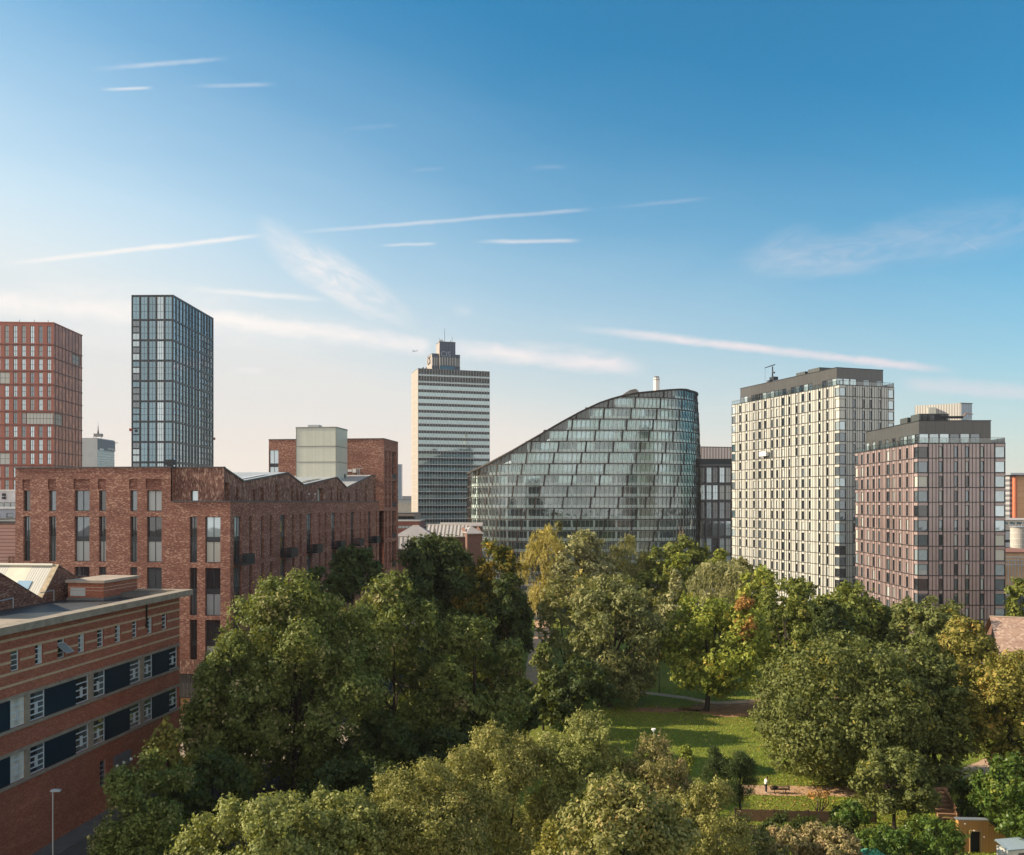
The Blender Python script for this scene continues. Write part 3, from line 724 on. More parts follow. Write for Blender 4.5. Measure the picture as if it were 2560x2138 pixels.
    q = MB(); q.box(Wl, lw[0], lw[1], 2.6, 5.1, -.28, -.2, 1)
    for j in range(6): z = 2.6+j*.49; q.box(Wl, lw[0], lw[1], z, z+.05, -.2, -.14, 0)
    q.box(Wl, lw[0], lw[0]+.06, 2.6, 5.1, -.2, -.12); q.box(Wl, lw[1]-.06, lw[1], 2.6, 5.1, -.2, -.12)
    q.build('window', [M_galv, G_dark], root)
    q = MB(); q.box(Wl, door[0], door[1], 3.6, 4.9, .0, .3); q.build('shutter_box', mat('shutter_box_grey', (.10, .10, .115), .6), root)
    q = MB(); q.rect(Wl, door[0], door[1], 0, 3.6, -.29); q.build('roller_door', M_black, root)
    for f_ in (.05, .48, .93):
        q = MB(); u = door[0]+(door[1]-door[0])*f_; q.tube(Wl.pt(u, .3, 4.0), Wl.pt(u, .5, 4.0), .16, .12, 10); q.build('bulkhead_lamp', M_white, root)
    q = MB(); u = U(1183*.3078); q.tube(Wl.pt(u, .12, zt), Wl.pt(u, .12, zt-2.3), .09); q.tube(Wl.pt(u, .12, zt-2.3), Wl.pt(u, .12, zt-2.6), .14)
    q.build('downpipe', M_black, root)
    q = MB(); q.box(Wl, 0, L, 0, .13, .02, 2.2); q.build('kerbed_pavement', mat('dark_pavement', (.13, .12, .115), .9, .2, 0, .2, .8), root)
    # coping and roof
    q = MB(); ov = 1.05; q.box(Wl, -.2, L+1.1, zt, zt+.62, -.3, ov); q.box(Wl, L+.1, L+1.1, zt, zt+.619, -10, -.3)
    q.build('coping', M_conc, root)
    q = MB(); q.box(Wl, 0, L, zt-.35, zt-.02, -39, -.3); q.build('felt_roof', mat('wet_roof_felt', (.038, .037, .038), .6, .5, 0, .5, .12), root)
    q = MB(); P = Wl.pt; z = zt+.0
    q.face([P(L-30, -.31, z), P(L-12.5, -.31, z), P(L-17, -7, z), P(L-30, -9, z)]); q.build('dry_roof_patch', mat('buff_roof_grit', (.33, .27, .215), .95, .1, 0, .35, .25), root)
    q = MB(); q.face([P(L-11.5, -.5, z+.004), P(L-6.5, -.6, z+.004), P(L-5.8, -3.2, z+.004), P(L-9, -3.9, z+.004), P(L-12.3, -2.6, z+.004)])
    q.build('rain_puddle', mat('rain_puddle', (.05, .042, .02), .03, .8, 0, .4, .5), root)
    zr = zt
    # stair housing
    Pq = XD(259, 93.9); A = Frame(Pq, d); top = ZD(1458, 93.9)
    AF = Frame(A.pt(0, -4.1, 0)[:2], Wl.n)
    q = MB(); q.box(AF, 0, 4.1, zr, top, -6.5, 0); hb = q.build('stair_housing', B_fg, root)
    q = MB(); q.box(AF, -.2, 4.3, top, top+.28, -6.7, .2); q.build('housing_roof', mat('housing_roof_grit', (.36, .29, .235), .95, .1, 0, .25, .6), hb)
    q = MB(); q.box(AF, .25, 2.0, zr+.45, top-.55, 0, .03); q.build('whitewashed_wall', brick('whitewashed_brick', (.52, .52, .5), (.6, .6, .58), (.3, .3, .3), .23, .09), hb)
    q = MB(); q.box(AF, -.1, 4.2, zr, zr+.3, -6.6, .12); q.build('housing_upstand', M_roofgrey, hb)
    q = MB()
    for z_ in (top-.5, top-.85): q.box(AF, -.03, 4.13, z_, z_+.05, -6.53, .03)
    q.build('housing_string_course', mat('pale_course', (.5, .36, .27)), hb)
    # light well by the far corner; black sheet stands in for its shaded depth
    for k in range(3): q = MB(); q.box(Wl, L-2.4+k*.8, L-2.3+k*.8, zr+.012, zr+.55, -5.5, -1.2); q.build('roof_rib', M_roofgrey, root)
    q = MB(); q.box(Wl, L-2.7, L-2.5, zr+.001, zr+.5, -7.5, -1.0); q.build('roof_upstand', M_roofgrey, root)
    q = MB(); q.box(Wl, L-2.5, L-.2, zr+.001, zr+.01, -7.5, -1.0); q.build('roof_well', M_black, root)
    # sawtooth gables of the old shed on the roof
    A = Frame(XD(150, 94.6), d)
    pr = [(A.u(x), A.z(x, y)) for x, y in ((-70, 1395), (0, 1434), (103, 1497), (145, 1414), (186, 1441), (216, 1441), (236, 1447))]
    pr[0] = (pr[1][0]-6, pr[1][1]+.2); zlow = zr-.05
    gw = MB()
    for (a, za), (b_, zb_) in zip(pr, pr[1:]): gw.face([A.pt(a, 0, zlow), A.pt(b_, 0, zlow), A.pt(b_, 0, zb_), A.pt(a, 0, za)]); gw.face([A.pt(a, -.35, zlow), A.pt(b_, -.35, zlow), A.pt(b_, -.35, zb_), A.pt(a, -.35, za)])
    e = pr[-1]; gw.face([A.pt(e[0], 0, zlow), A.pt(e[0], -12, zlow), A.pt(e[0], -12, e[1]), A.pt(e[0], 0, e[1])])
    gw.build('gable_wall', B_old, root)
    cpm = MB()
    def bar(mb, a, za, b_, zb_, n0, n1, t0, t1):
        i = len(mb.v); mb.v += [A.pt(a, n0, za+t0), A.pt(b_, n0, zb_+t0), A.pt(b_, n1, zb_+t0), A.pt(a, n1, za+t0), A.pt(a, n0, za+t1), A.pt(b_, n0, zb_+t1), A.pt(b_, n1, zb_+t1), A.pt(a, n1, za+t1)]
        for qf in ((0, 1, 2, 3), (4, 5, 6, 7), (0, 1, 5, 4), (3, 2, 6, 7), (0, 3, 7, 4), (1, 2, 6, 5)): mb.f.append(tuple(i+k for k in qf)); mb.m.append(0)
    bar(cpm, *pr[2], *pr[3], -.5, .12, 0, .14); cpm.build('gable_coping', mat('stone_coping', (.42, .33, .22), .9, .2, 0, .4, 2), root)
    cpm = MB(); bar(cpm, *pr[3], *pr[4], -.45, .08, 0, .08); bar(cpm, *pr[4], *pr[5], -.45, .08, 0, .08); bar(cpm, *pr[1], *pr[2], -.45, .08, 0, .08); cpm.build('gable_flashing', M_coping, root)
    rs = MB()
    (a, za), (b_, zb_) = pr[2], pr[3]
    segs = 14
    for k in range(segs):
        n0, n1 = -.36-k*1.3, -.36-(k+1)*1.3
        rs.face([A.pt(a, n0, za), A.pt(b_, n0, zb_), A.pt(b_, n1, zb_), A.pt(a, n1, za)], 0 if (k//2) % 2 else 1)
    rs.build('sawtooth_roof_slope', [mat('cream_roof_sheet', (.62, .56, .44), .6, .4, 0, .15, .5), ribbed('corrugated_roof_sheet', (.56, .53, .46), (.12, .12, .11), .28, 0, .5)], root)
    rs = MB()
    (a, za), (b_, zb_) = pr[3], pr[4]; rs.face([A.pt(a, -.36, za), A.pt(b_, -.36, zb_), A.pt(b_, -18.5, zb_), A.pt(a, -18.5, za)])
    (a, za), (b_, zb_) = pr[0], pr[2]; rs.face([A.pt(a, -.36, za), A.pt(b_, -.36, zb_), A.pt(b_, -18.5, zb_), A.pt(a, -18.5, za)])
    rs.build('slate_roof_slope', M_roofgrey, root)
    rs = MB(); (b_, zb_) = pr[3]; rs.tube(A.pt(b_-.1, -.5, zb_+.05), A.pt(b_-.1, -18.5, zb_+.05), .16); rs.build('ridge_capping', mat('cream_ridge', (.62, .58, .48)), root)
    rs = MB(); (a, za), (b_, zb_) = pr[2], pr[3]; f = lambda k: (a+(b_-a)*k, za+(zb_-za)*k)
    (p0, q0), (p1, q1) = f(.25), f(.5); rs.face([A.pt(p0, -2.0, q0+.1), A.pt(p1, -2.0, q1+.1), A.pt(p1, -3.6, q1+.1), A.pt(p0, -3.6, q0+.1)]); rs.build('skylight', G_pale, root)
    for px, py in ((110, 1475), (8, 1495)):
        q = MB(); u = A.u(px+22); z_ = A.z(px+22, py); q.tube(A.pt(u, .12, z_), A.pt(u, .12, zr), .05); q.tube(A.pt(u-2.2, .12, z_-.1), A.pt(u, .12, z_), .05)
        q.build('cable_conduit', M_galv, root)
build_works()

# ================================================================ TOWERS
def facade(root, mb, fr, w, z0, z1, wins, m=0, depth=.15):
    mb.wall(fr, 0, w, z0, z1, wins.holes(fr), depth, m)
def res_tower(name, label, pc, d, away, pxL, pxR, ytop, pitch, nst, panel, leftcols, frontcols, cornerL, cornerR, endL, endR, joint, pent, seed):
    rnd = random.Random(seed)
    P = XD(pc, d); a = Vector(away).normalized(); k = lambda px: (px-CX)/FP
    tL = (k(pxL)*P[1]-P[0])/(a.x-k(pxL)*a.y)
    Fr = Frame(P, (a.y, -a.x)); wF = Fr.u(pxR)
    Lf = Frame((P[0]+a.x*tL, P[1]+a.y*tL), (-a.x, -a.y)); wL = tL
    z_top = ZD(ytop, d); root = thing(name, label, 'tower block', (P[0], P[1], 0))
    W = Wins(); zs = [z_top-pitch*i for i in range(nst+1)]
    for i in range(nst):
        zt, zb = zs[i], zs[i+1]
        if zt < .5: continue
        zb = max(zb, 0.1)
        for a_, b_ in leftcols:
            u0, u1 = Lf.u(a_), Lf.u(b_)
            if rnd.random() < .3: u0 -= .12
            W.add(Lf, u0, u1, zb+.12, zt-.62, 1 if u1-u0 > 1.7 else 0, 0, rnd.choice([G_dark, G_dark, G_mid, G_cur]), M_blackfr, .09)
        for a_, b_ in frontcols:
            W.add(Fr, Fr.u(a_), Fr.u(b_), zb+.12, zt-.62, 0, 0, rnd.choice([G_dark, G_mid, G_mid, G_cur]), M_blackfr, .09)
        cm = rnd.choice([G_mid, G_dark, G_mid, G_blind, G_pale])
        W.add(Lf, Lf.u(cornerL), wL-.06, zb+.1, zt-.68, 0, 0, cm, M_blackfr, .06, 'corner_window')
        W.add(Fr, .06, Fr.u(cornerR), zb+.1, zt-.68, 0, 0, cm, M_blackfr, .06, 'corner_window')
        cm = rnd.choice([G_mid, G_blue, G_blind, G_pale])
        W.add(Lf, .06, Lf.u(endL), zb+.1, zt-.68, 0, 0, cm, M_blackfr, .06, 'corner_window')
        W.add(Fr, Fr.u(endR), wF-.06, zb+.1, zt-.68, 0, 0, G_pale if i < 6 else cm, M_blackfr, .06, 'corner_window')
    wl = MB(); wl.wall(Lf, 0, wL, 0, z_top, W.holes(Lf), .14); wl.wall(Fr, 0, wF, 0, z_top, W.holes(Fr), .14)
    Bk = Frame(Fr.pt(wF, 0, 0)[:2], (a.x, a.y)); wl.rect(Bk, 0, wL, 0, z_top); wl.rect(Frame(Bk.pt(wL, 0, 0)[:2], (-Fr.d[0], -Fr.d[1])), 0, wF, 0, z_top)
    wl.build('panel_wall', panel, root)
    # joints between panels
    j = MB(); zl = zs[-1] if zs[-1] > 0 else .1
    for fr, w, cols in ((Lf, wL, [(Lf.u(p), Lf.u(q)) for p, q in leftcols]+[(Lf.u(cornerL), wL), (0, Lf.u(endL))]), (Fr, wF, [(Fr.u(p), Fr.u(q)) for p, q in frontcols]+[(0, Fr.u(cornerR)), (Fr.u(endR), wF)])):
        n = int(w/joint)
        for i in range(1, n):
            u = i*w/n+rnd.choice([0, 0, .14, -.14]) if fr is Lf else i*w/n
            if any(p-.05 < u < q+.05 for p, q in cols): continue
            j.box(fr, u-.058, u+.058, zl, z_top, 0, .03)
            if fr is Lf and rnd.random() < .45: j.box(fr, u+.16, u+.28, zl, z_top, 0, .024)
        for p, q in cols:
            for e in (p-.05, q+.05):
                if .1 < e < w-.1: j.box(fr, e-.065, e+.065, zl, z_top, 0, .034)
        for e in (.02, w-.02): j.box(fr, e-.045, e+.045, zl, z_top, 0, .045)
    j.build('panel_joint', M_blackfr, root)
    for z in zs:
        if z < .4: continue
        b = MB(); b.box(Lf, -.06, wL+.06, z-.08, z+.08, 0, .06); b.box(Fr, .0, wF+.06, z-.079, z+.079, 0, .06); b.build('floor_joint', M_blackfr, root)
    W.finish(root, .14)
    # terrace balustrade
    b = MB(); g = MB()
    for fr, w in ((Lf, wL), (Fr, wF)):
        g.rect(fr, .1, w-.02, z_top+.05, z_top+1.1, -.05); b.box(fr, 0, w, z_top+1.1, z_top+1.17, -.1, 0)
        n = int(w/1.4)
        for i in range(n+1): u = i*(w-.05)/n; b.box(fr, u, u+.05, z_top+.02, z_top+1.1, -.12, -.06)
    g.rect(Bk, 0, wL, z_top+.05, z_top+1.1, -.05)
    b.build('balustrade_rail', M_blackfr, root); g.build('balustrade_glass', M_clear, root)
    t = MB(); t.face([Lf.pt(0, -.01, z_top), Lf.pt(wL, -.01, z_top), Fr.pt(wF, -.01, z_top), Bk.pt(wL, -.01, z_top)]); t.build('terrace_floor', M_pave, root)
    # penthouse
    (pcx, pyt, pL, pR, inset) = pent
    z2 = ZD(pyt, d+inset)
    PF = Frame(Fr.pt(inset*.5, -inset, 0)[:2], Fr.d); PL = Frame(PF.p, (-a.x, -a.y)); uL = -PL.u(pL)
    PL = PL.moved(u=-uL); wP = PF.u(pR)
    W2 = Wins(); zc = z_top+1.75
    n = int(uL/1.9)
    for i in range(n):
        if rnd.random() < .5: W2.add(PL, i*uL/n+.1, (i+1)*uL/n-.1, z_top+.3, zc+.45, 0, 0, rnd.choice([G_dark, G_mid, G_pale]), M_blackfr, .06, 'penthouse_window')
    n2 = int(wP/1.9)
    for i in range(n2):
        if rnd.random() < .6: W2.add(PF, i*wP/n2+.1, (i+1)*wP/n2-.1, z_top+.3, zc+.45, 0, 0, rnd.choice([G_mid, G_pale]), M_blackfr, .06, 'penthouse_window')
    q = MB(); q.wall(PL, 0, uL, z_top, z2, W2.holes(PL), .1); q.wall(PF, 0, wP, z_top, z2, W2.holes(PF), .1)
    PB = Frame(PF.pt(wP, 0, 0)[:2], a); q.rect(PB, 0, uL, z_top, z2); q.rect(Frame(PB.pt(uL, 0, 0)[:2], (-Fr.d[0], -Fr.d[1])), 0, wP, z_top, z2)
    q.face([PL.pt(0, 0, z2-.02), PL.pt(uL, 0, z2-.02), PF.pt(wP, 0, z2-.02), PB.pt(uL, 0, z2-.02)])
    q.build('penthouse', ribbed('bronze_penthouse_panel', (.075, .072, .068), (.03, .03, .03), 1.9, 0, .3, duty=.04, coat=.5), root); W2.finish(root, .1)
    q = MB(); q.box(PL, -.1, uL+.1, z2, z2+.15, -.3, .1); q.box(PF, 0, wP+.1, z2, z2+.149, -.3, .1); q.build('penthouse_coping', M_blackfr, root)
    return root, Lf, Fr, wL, wF, z_top, PL, PF, uL, wP, z2
def clear_mat():
    m, T, b = newmat('clear_glass'); tr = T.add('ShaderNodeBsdfTransparent'); tr.inputs[0].default_value = (.80, .88, .86, 1)
    gl = T.add('ShaderNodeBsdfGlossy'); gl.inputs['Roughness'].default_value = .02
    fr = T.add('ShaderNodeFresnel'); fr.inputs[0].default_value = 1.7
    ms = T.add('ShaderNodeMixShader'); T.l.new(T.math('ADD', T.math('MULTIPLY', fr.outputs[0], 1.2), .05, clamp=True), ms.inputs[0])
    T.l.new(tr.outputs[0], ms.inputs[1]); T.l.new(gl.outputs[0], ms.inputs[2]); T.l.new(ms.outputs[0], T.n['Material Output'].inputs[0])
    return m
M_clear = clear_mat()
q3 = lambda x: 1720+x*.3534
q4 = lambda x: 2080+x*.3535
M_cream = mat('cream_glazed_panel', (.475, .465, .415), .16, .6, 0, .08, .5, coat=.6)
M_pink = mat('pink_glazed_panel', (.38, .275, .26), .14, .7, 0, .12, .4, coat=.8)
def cols(f, lst, w=11, dbl=()): return [(f(x-w/2), f(x+(w if i in dbl else w/2))) for i, x in enumerate(lst)]
wt = res_tower('residential_tower', 'tall slab tower of cream glazed panels with a dark penthouse on top', 2099, 228, (-.3139, .9494), 1829.6, 2235, 962, 2.951, 20, M_cream,
               cols(q3, [370, 414, 467, 506, 547, 595, 631, 668, 717, 769, 810, 861, 931, 988], 12, (3, 7, 10)), cols(q3, [1177, 1242, 1291, 1357], 15), q3(1040), q3(1115), q3(333), q3(1418),
               .78, (2101.7, 919, 1850.8, 2207.7, 3.2), 3)
pt = res_tower('residential_tower', 'shorter tower of pink glazed panels nearest the right edge with a black penthouse', 2294.6, 180, (.035, .9994), 2138, 2513, 1109, 3.016, 14, M_pink,
               cols(q4, [213, 254, 294, 335, 393, 436, 482, 532], 13, (4,)), cols(q4, [769, 876, 956, 1062], 24), q4(580), q4(677), q4(183), q4(1155),
               .71, (2308, 1053, 2165, 2477, 2.6), 5)
# plant boxes and roof crane on the pink tower
def roof_boxes(root, PL, z, lst, m):
    for (u0, u1, h, n0, n1) in lst: b = MB(); b.box(PL, u0, u1, z, z+h, n0, n1); b.build('plant_box', m, root)
M_plant = ribbed('dark_plant_panel', (.065, .075, .072), (.02, .02, .02), 1.2, 0, .5)
roof_boxes(pt[0], pt[6], pt[10]-.02, [(14, 18, 1.9, -6.5, -2.5), (19, 23.5, 2.2, -9, -2.8)], M_plant)
roof_boxes(wt[0], wt[6], wt[10]-.02, [(26, 30, 1.3, -5, -1.5), (31, 36, 1.6, -6.5, -1.8)], M_plant)
def boom_crane():
    PF, z = pt[7], pt[10]+.15
    r = thing('roof_crane', 'long low dark maintenance crane lying across the pink tower roof', 'maintenance crane', PF.pt(6, -4, z))
    b = MB(); b.box(PF, PF.u(2352), PF.u(2368), z, z+1.5, -5, -3); b.build('machine_house', M_steel, r)
    b = MB(); b.box(PF, PF.u(2366), PF.u(2430), z+.75, z+1.25, -4.3, -3.8)
    for i in range(12): u = PF.u(2368+i*5); b.tube(PF.pt(u, -3.8, z+.75), PF.pt(u+.4, -3.8, z+1.25), .04)
    b.build('boom', M_steel, r)
    b = MB(); b.tube(PF.pt(PF.u(2429), -4, z+1), PF.pt(PF.u(2438), -4, z+1.8), .16); b.tube(PF.pt(PF.u(2438), -4, z+1.8), PF.pt(PF.u(2456), -4, z+1.65), .1); b.build('jib', mat('crane_jib', (.25, .16, .11)), r)
    b = MB(); b.box(PF, PF.u(2390), PF.u(2396), z, z+.75, -4.4, -3.7); b.box(PF, PF.u(2440), PF.u(2452), z, z+.5, -4.4, -3.7); b.build('support', M_galv, r)
boom_crane()
def davit():
    PL, z = wt[6], wt[10]
    r = thing('roof_crane', 'slim upright window-cleaning crane on the far end of the cream tower roof', 'maintenance crane', PL.pt(8, -3, z))
    u = PL.u(1915)
    b = MB(); b.tube(PL.pt(u-1, -2, z), PL.pt(u-1, -2, z+1.0), 1.0, .9, 12); b.box(PL, u-.3, u+1.8, z+.9, z+1.8, -3, -1.4); b.build('turntable', M_steel, r)
    b = MB(); b.tube(PL.pt(u+.4, -2, z+1.5), PL.pt(u+.4, -2, z+5.0), .24, .18); b.build('mast', M_steel, r)
    b = MB(); b.tube(PL.pt(u+1.6, -2, z+5.4), PL.pt(u-2.0, -1.0, z+4.9), .16, .12); b.tube(PL.pt(u+.4, -2, z+3.4), PL.pt(u+1.4, -2, z+3.0), .25); b.build('arm', M_steel, r)
    b = MB(); b.tube(PL.pt(u-1.9, -1.0, z+4.9), PL.pt(u-1.9, -1.0, z+1), .03); b.build('cable', M_blackfr, r)
davit()
def cradle():
    Lf = wt[1]; u0, u1 = Lf.u(1907), Lf.u(1923.5); z0 = Lf.z(1912, 1141); z1 = Lf.z(1912, 1130)
    r = thing('access_cradle', 'white access cradle hanging on cables against the cream tower', 'cradle', Lf.pt(u0, 1, z0))
    b = MB(); b.box(Lf, u0, u1, z0, z0+.12, .3, 1.3); b.box(Lf, u0, u1, z0+.12, z1, 1.25, 1.3); b.box(Lf, u0, u1, z0+.12, z1, .3, .35); b.box(Lf, u0, u0+.05, z0+.12, z1, .35, 1.25); b.box(Lf, u1-.05, u1, z0+.12, z1, .35, 1.25)
    b.build('basket', M_white, r)
    b = MB()
    for u in (u0+.2, u1-.2): b.tube(Lf.pt(u, .8, z1), Lf.pt(u, .8, wt[5]+1.2), .03)
    b.build('cable', M_galv, r)
cradle()

# --- office tower with concrete service core (centre)
def build_office():
    d = 512; P = XD(1045, d); Fr = Frame(P, (.956, .292)); wF = Fr.u(1224.5)
    aw = (-.292, .956); k = (1028.5-CX)/FP; tL = (k*P[1]-P[0])/(aw[0]-k*aw[1])
    Lf = Frame((P[0]+aw[0]*tL, P[1]+aw[1]*tL), (-aw[0], -aw[1])); zt = ZD(922, d); pitch = 4.0
    root = thing('office_tower', 'grey glass office tower with dark bands and CIS lettering on its stepped core', 'office tower', (P[0], P[1], 0))
    core = MB(); core.box(Fr, 0.05, wF, 0, zt-.1, -tL, -.05); core.build('core_wall', mat('dark_core', (.05, .055, .055)), root)
    sw = MB(); sw.box(Lf, 0, tL, 0, zt, -.3, .02); sw.build('end_wall', ribbed('mosaic_end_wall', (.36, .315, .27), (.30, .26, .22), 2.7, 0, .6, duty=.06), root)
    sm = MB()
    for i in range(26): z = zt-1-i*pitch; sm.box(Lf, 0, tL, z, z+.18, .02, .06)
    sm.build('end_wall_joint', mat('pale_joint', (.46, .41, .36)), root)
    Go = glass('office_glass', (.25, .33, .335), .05, .8, .4, metal=.7); M_al = mat('aluminium', (.42, .43, .43), .35, .5, .5)
    M_al2 = mat('aluminium_rail', (.55, .56, .55), .35, .5, .3); M_sp = mat('black_spandrel', (.014, .017, .02), .12, .6, 0, .3, .5)
    for i in range(26):
        z1 = zt-i*pitch; z0 = z1-pitch
        sp = MB(); tall = i < 2
        sp.box(Fr, .1, wF-.1, z1-(3.0 if tall else 1.6), z1, -.04, .02); sp.build('spandrel_band', M_sp, root)
        gb = MB(); gb.rect(Fr, .1, wF-.1, z0, z1-(3.0 if tall else 1.6), -.02); gb.build('window_band', Go, root)
        rl = MB(); rl.box(Fr, .1, wF-.1, z0, z0+.32, -.01, .08)
        rl.build('transom', M_al2 if i < 30 else M_al, root)
    for i in range(27):
        u = .05+i*(wF-.25)/26; b = MB(); b.box(Fr, u, u+.15, 0, zt+.4, -.03, .12); b.build('mullion', M_al, root)
    b = MB(); b.box(Fr, 0, wF, zt-.05, zt+.3, -tL, -.02); b.build('roof_deck', M_roofgrey, root)
    # stepped core above the roof
    M_blue = ribbed('blue_grey_tile', (.035, .052, .092), (.12, .155, .22), 1.85, 0, .3, duty=.10)
    def blk(px0, px1, back, yt, lp, name):
        f = Fr.moved(n=-back); u0, u1 = f.u(px0), f.u(px1); z1 = f.z(px0, yt)
        o = MB(); o.box(f, u0, u1, zt-.1, z1, -lp, 0); r_ = o.build(name, M_blue, root)
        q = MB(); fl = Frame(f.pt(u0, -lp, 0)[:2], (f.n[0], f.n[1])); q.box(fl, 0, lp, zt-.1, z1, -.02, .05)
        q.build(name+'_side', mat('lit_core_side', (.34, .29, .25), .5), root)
        c = MB(); c.box(f, u0-.1, u1+.1, z1, z1+.35, -lp, .1); c.build(name+'_cap', mat('core_cap', (.05, .06, .075)), root)
        hz = MB()
        for z in np.arange(zt+9.5, z1-.5, 1.0): hz.box(f, u0, u1, z, z+.12, 0, .05)
        if z1 > zt+6: hz.build(name+'_joint', mat('core_joint', (.085, .115, .165)), root)
        lv = MB(); n = max(2, int((u1-u0)/1.4))
        lv.box(f, u0+.1, u1-.1, zt+3, zt+7.5, 0, .04, 0)
        for i in range(n+1): u = u0+.1+i*(u1-u0-.4)/n; lv.box(f, u, u+.22, zt+2.8, zt+7.7, .04, .3, 1)
        lv.build('louvre', [mat('louvre_grey', (.13, .13, .135)), M_al2], root)
        return f, u0, u1, z1
    f, a, b_, z1 = blk(1099, 1138.6, 1.5, 855, 9, 'service_core')
    c = MB(); c.box(f, a+.3, b_-.5, zt+.3, zt+2.6, .01, .12); c.build('teal_band', mat('teal_band', (.04, .13, .20)), root)
    fl, a2, b2, z2 = blk(1080, 1098.5, 3.5, 885, 15, 'service_wing')
    fr_, a3, b3, z3 = blk(1139, 1150, 3.5, 888.5, 8, 'service_wing')
    M_let = mat('raised_letter', (.10, .13, .18), .4); M_lets = mat('dark_letter', (.015, .018, .025), .4)
    sz = 5.0
    text_mesh('lettering', 'CIS', 4.4, f, a+.5, zt+8.2, .1, .12, mat('steel_letter', (.22, .27, .34), .35), root)
    ls = Frame(fl.pt(a2, -15, 0)[:2], (fl.n[0], fl.n[1]))
    text_mesh('lettering', 'CIS', 6.6, ls, 2.0, zt+4.6, .12, .1, M_lets, root)
    # aerials
    for px, h in ((1100, 2.6), (1109, 1.2), (1113.5, 8.5), (1127.5, 1.8), (1132.4, 3.6), (1129, 1.4)):
        u = f.u(px); q = MB(); q.tube(f.pt(u, -2, z1), f.pt(u, -2, z1+h), .14, .08, 6); q.build('aerial', M_steel, root)
    q = MB(); q.box(f, a+.1, a+2.4, z1+.3, z1+1.7, -3, -1.5); q.build('rooftop_cabinet', M_galv, root)
    for px in (1059, 1067): q = MB(); u = Fr.u(px); q.tube(Fr.pt(u, -1.5, zt), Fr.pt(u, -1.5, zt+1.2), .5, .4, 10); q.build('satellite_dish', M_steel, root)
build_office()

# --- dark glass tower
def build_dark():
    d = 395; P = XD(433.5, d); D = (.9998, -.021); k = (328.5-CX)/FP
    w = (P[0]-k*P[1])/(D[0]-k*D[1]); Fr = Frame(P, D).moved(u=-w); Rt = Frame(P, (.021, .9998)); L = Rt.u(534); zt = ZD(737, d)
    root = thing('residential_tower', 'tall dark-framed glass tower standing behind the brick apartments', 'tower block', (P[0], P[1], 0))
    W = Wins(); first = 10.2; g = 9.18; z = zt-.75; grp = []
    grp.append((z-first, z)); z -= first+.65
    while z > 6: grp.append((z-g+.65, z)); z -= g
    M_df = mat('near_black_metal', (.022, .026, .034), .4); bw = (w-.6)/5
    lowg = glass('deep_glass', (.03, .045, .05), var=.5); n = 0
    for gi, (z0, z1) in enumerate(grp):
        for i in range(5):
            u0 = .45+i*bw; u1 = u0+bw-.62; h = (z1-z0)/3
            if i == 0 and gi > 0:
                for s_ in range(3): W.add(Fr, u0, u1, z0+s_*h+(.35 if s_ else 0), z0+(s_+1)*h, 1, 0, random.choice([G_pale, G_blue, G_mid]), M_df, .12)
            else: W.add(Fr, u0, u1, z0, z1, 1 if gi == 0 or i != 3 else 2, 2, G_blue if i != 3 else G_pale, M_df, .14)
    nb = 13; bw2 = (L-.5)/nb
    for gi, (z0, z1) in enumerate(grp):
        for i in range(nb):
            u0 = .4+i*bw2; u1 = u0+bw2-.9; h = (z1-z0)/3
            if i >= 9 and gi > 0:
                for s_ in range(3): W.add(Rt, u0, u1, z0+s_*h+.35, z0+(s_+1)*h, 1, 0, random.choice([G_pale, G_blue, G_cur]), M_df, .2)
            else: W.add(Rt, u0, u1, z0, z1, 1 if i % 2 else 0, 2, G_pale if i in (0, 1, 2, 3, 8) else G_blue, M_df, .2)
    wl = MB(); wl.wall(Fr, 0, w, 0, zt, W.holes(Fr), .35); wl.wall(Rt, 0, L, 0, zt, W.holes(Rt), .35)
    wl.rect(Frame(Rt.pt(L, 0, 0)[:2], (-D[0], -D[1])), 0, w, 0, zt); wl.rect(Frame(Fr.p, (0, 1)).moved(), 0, .01, 0, 1); wl.face([Fr.pt(0, 0, 0), Fr.pt(0, -L, 0), Fr.pt(0, -L, zt), Fr.pt(0, 0, zt)])
    wl.face([Fr.pt(0, 0, zt-.6), Fr.pt(w, 0, zt-.6), Rt.pt(L, 0, zt-.6), Fr.pt(0, -L, zt-.6)])
    wl.build('frame_wall', M_df, root); W.finish(root, .35)
    # tilted vents catching the sky
    v = MB(); r = random.Random(4)
    for _ in range(46):
        gi = r.randrange(len(grp)-3); z0, z1 = grp[gi]; i = r.choice([0, 1, 2, 3, 2, 8, 9, 10]); u = .5+i*bw2; zz = z0+r.choice([.1, .43, .76])*(z1-z0)
        v.face([Rt.pt(u, -.2, zz+1.4), Rt.pt(u+1, -.2, zz+1.4), Rt.pt(u+1, .45, zz), Rt.pt(u, .45, zz)])
    o = v.build('open_vent', mat('vent_glass', (.5, .58, .62), .1, .8), root); o['kind'] = 'stuff'
    for px, py in ((327, 1078), (535, 1100)):
        q = MB(); fr = Fr; x, y = XD(px, d-2 if px < 400 else d+52); zz = ZD(py, y); q.box(Frame((x, y), (1, 0)), -.6, .6, zz, zz+1.2, -.3, .3); q.build('hoist_bracket', mat('hoist_red', (.35, .07, .04)), root)
build_dark()

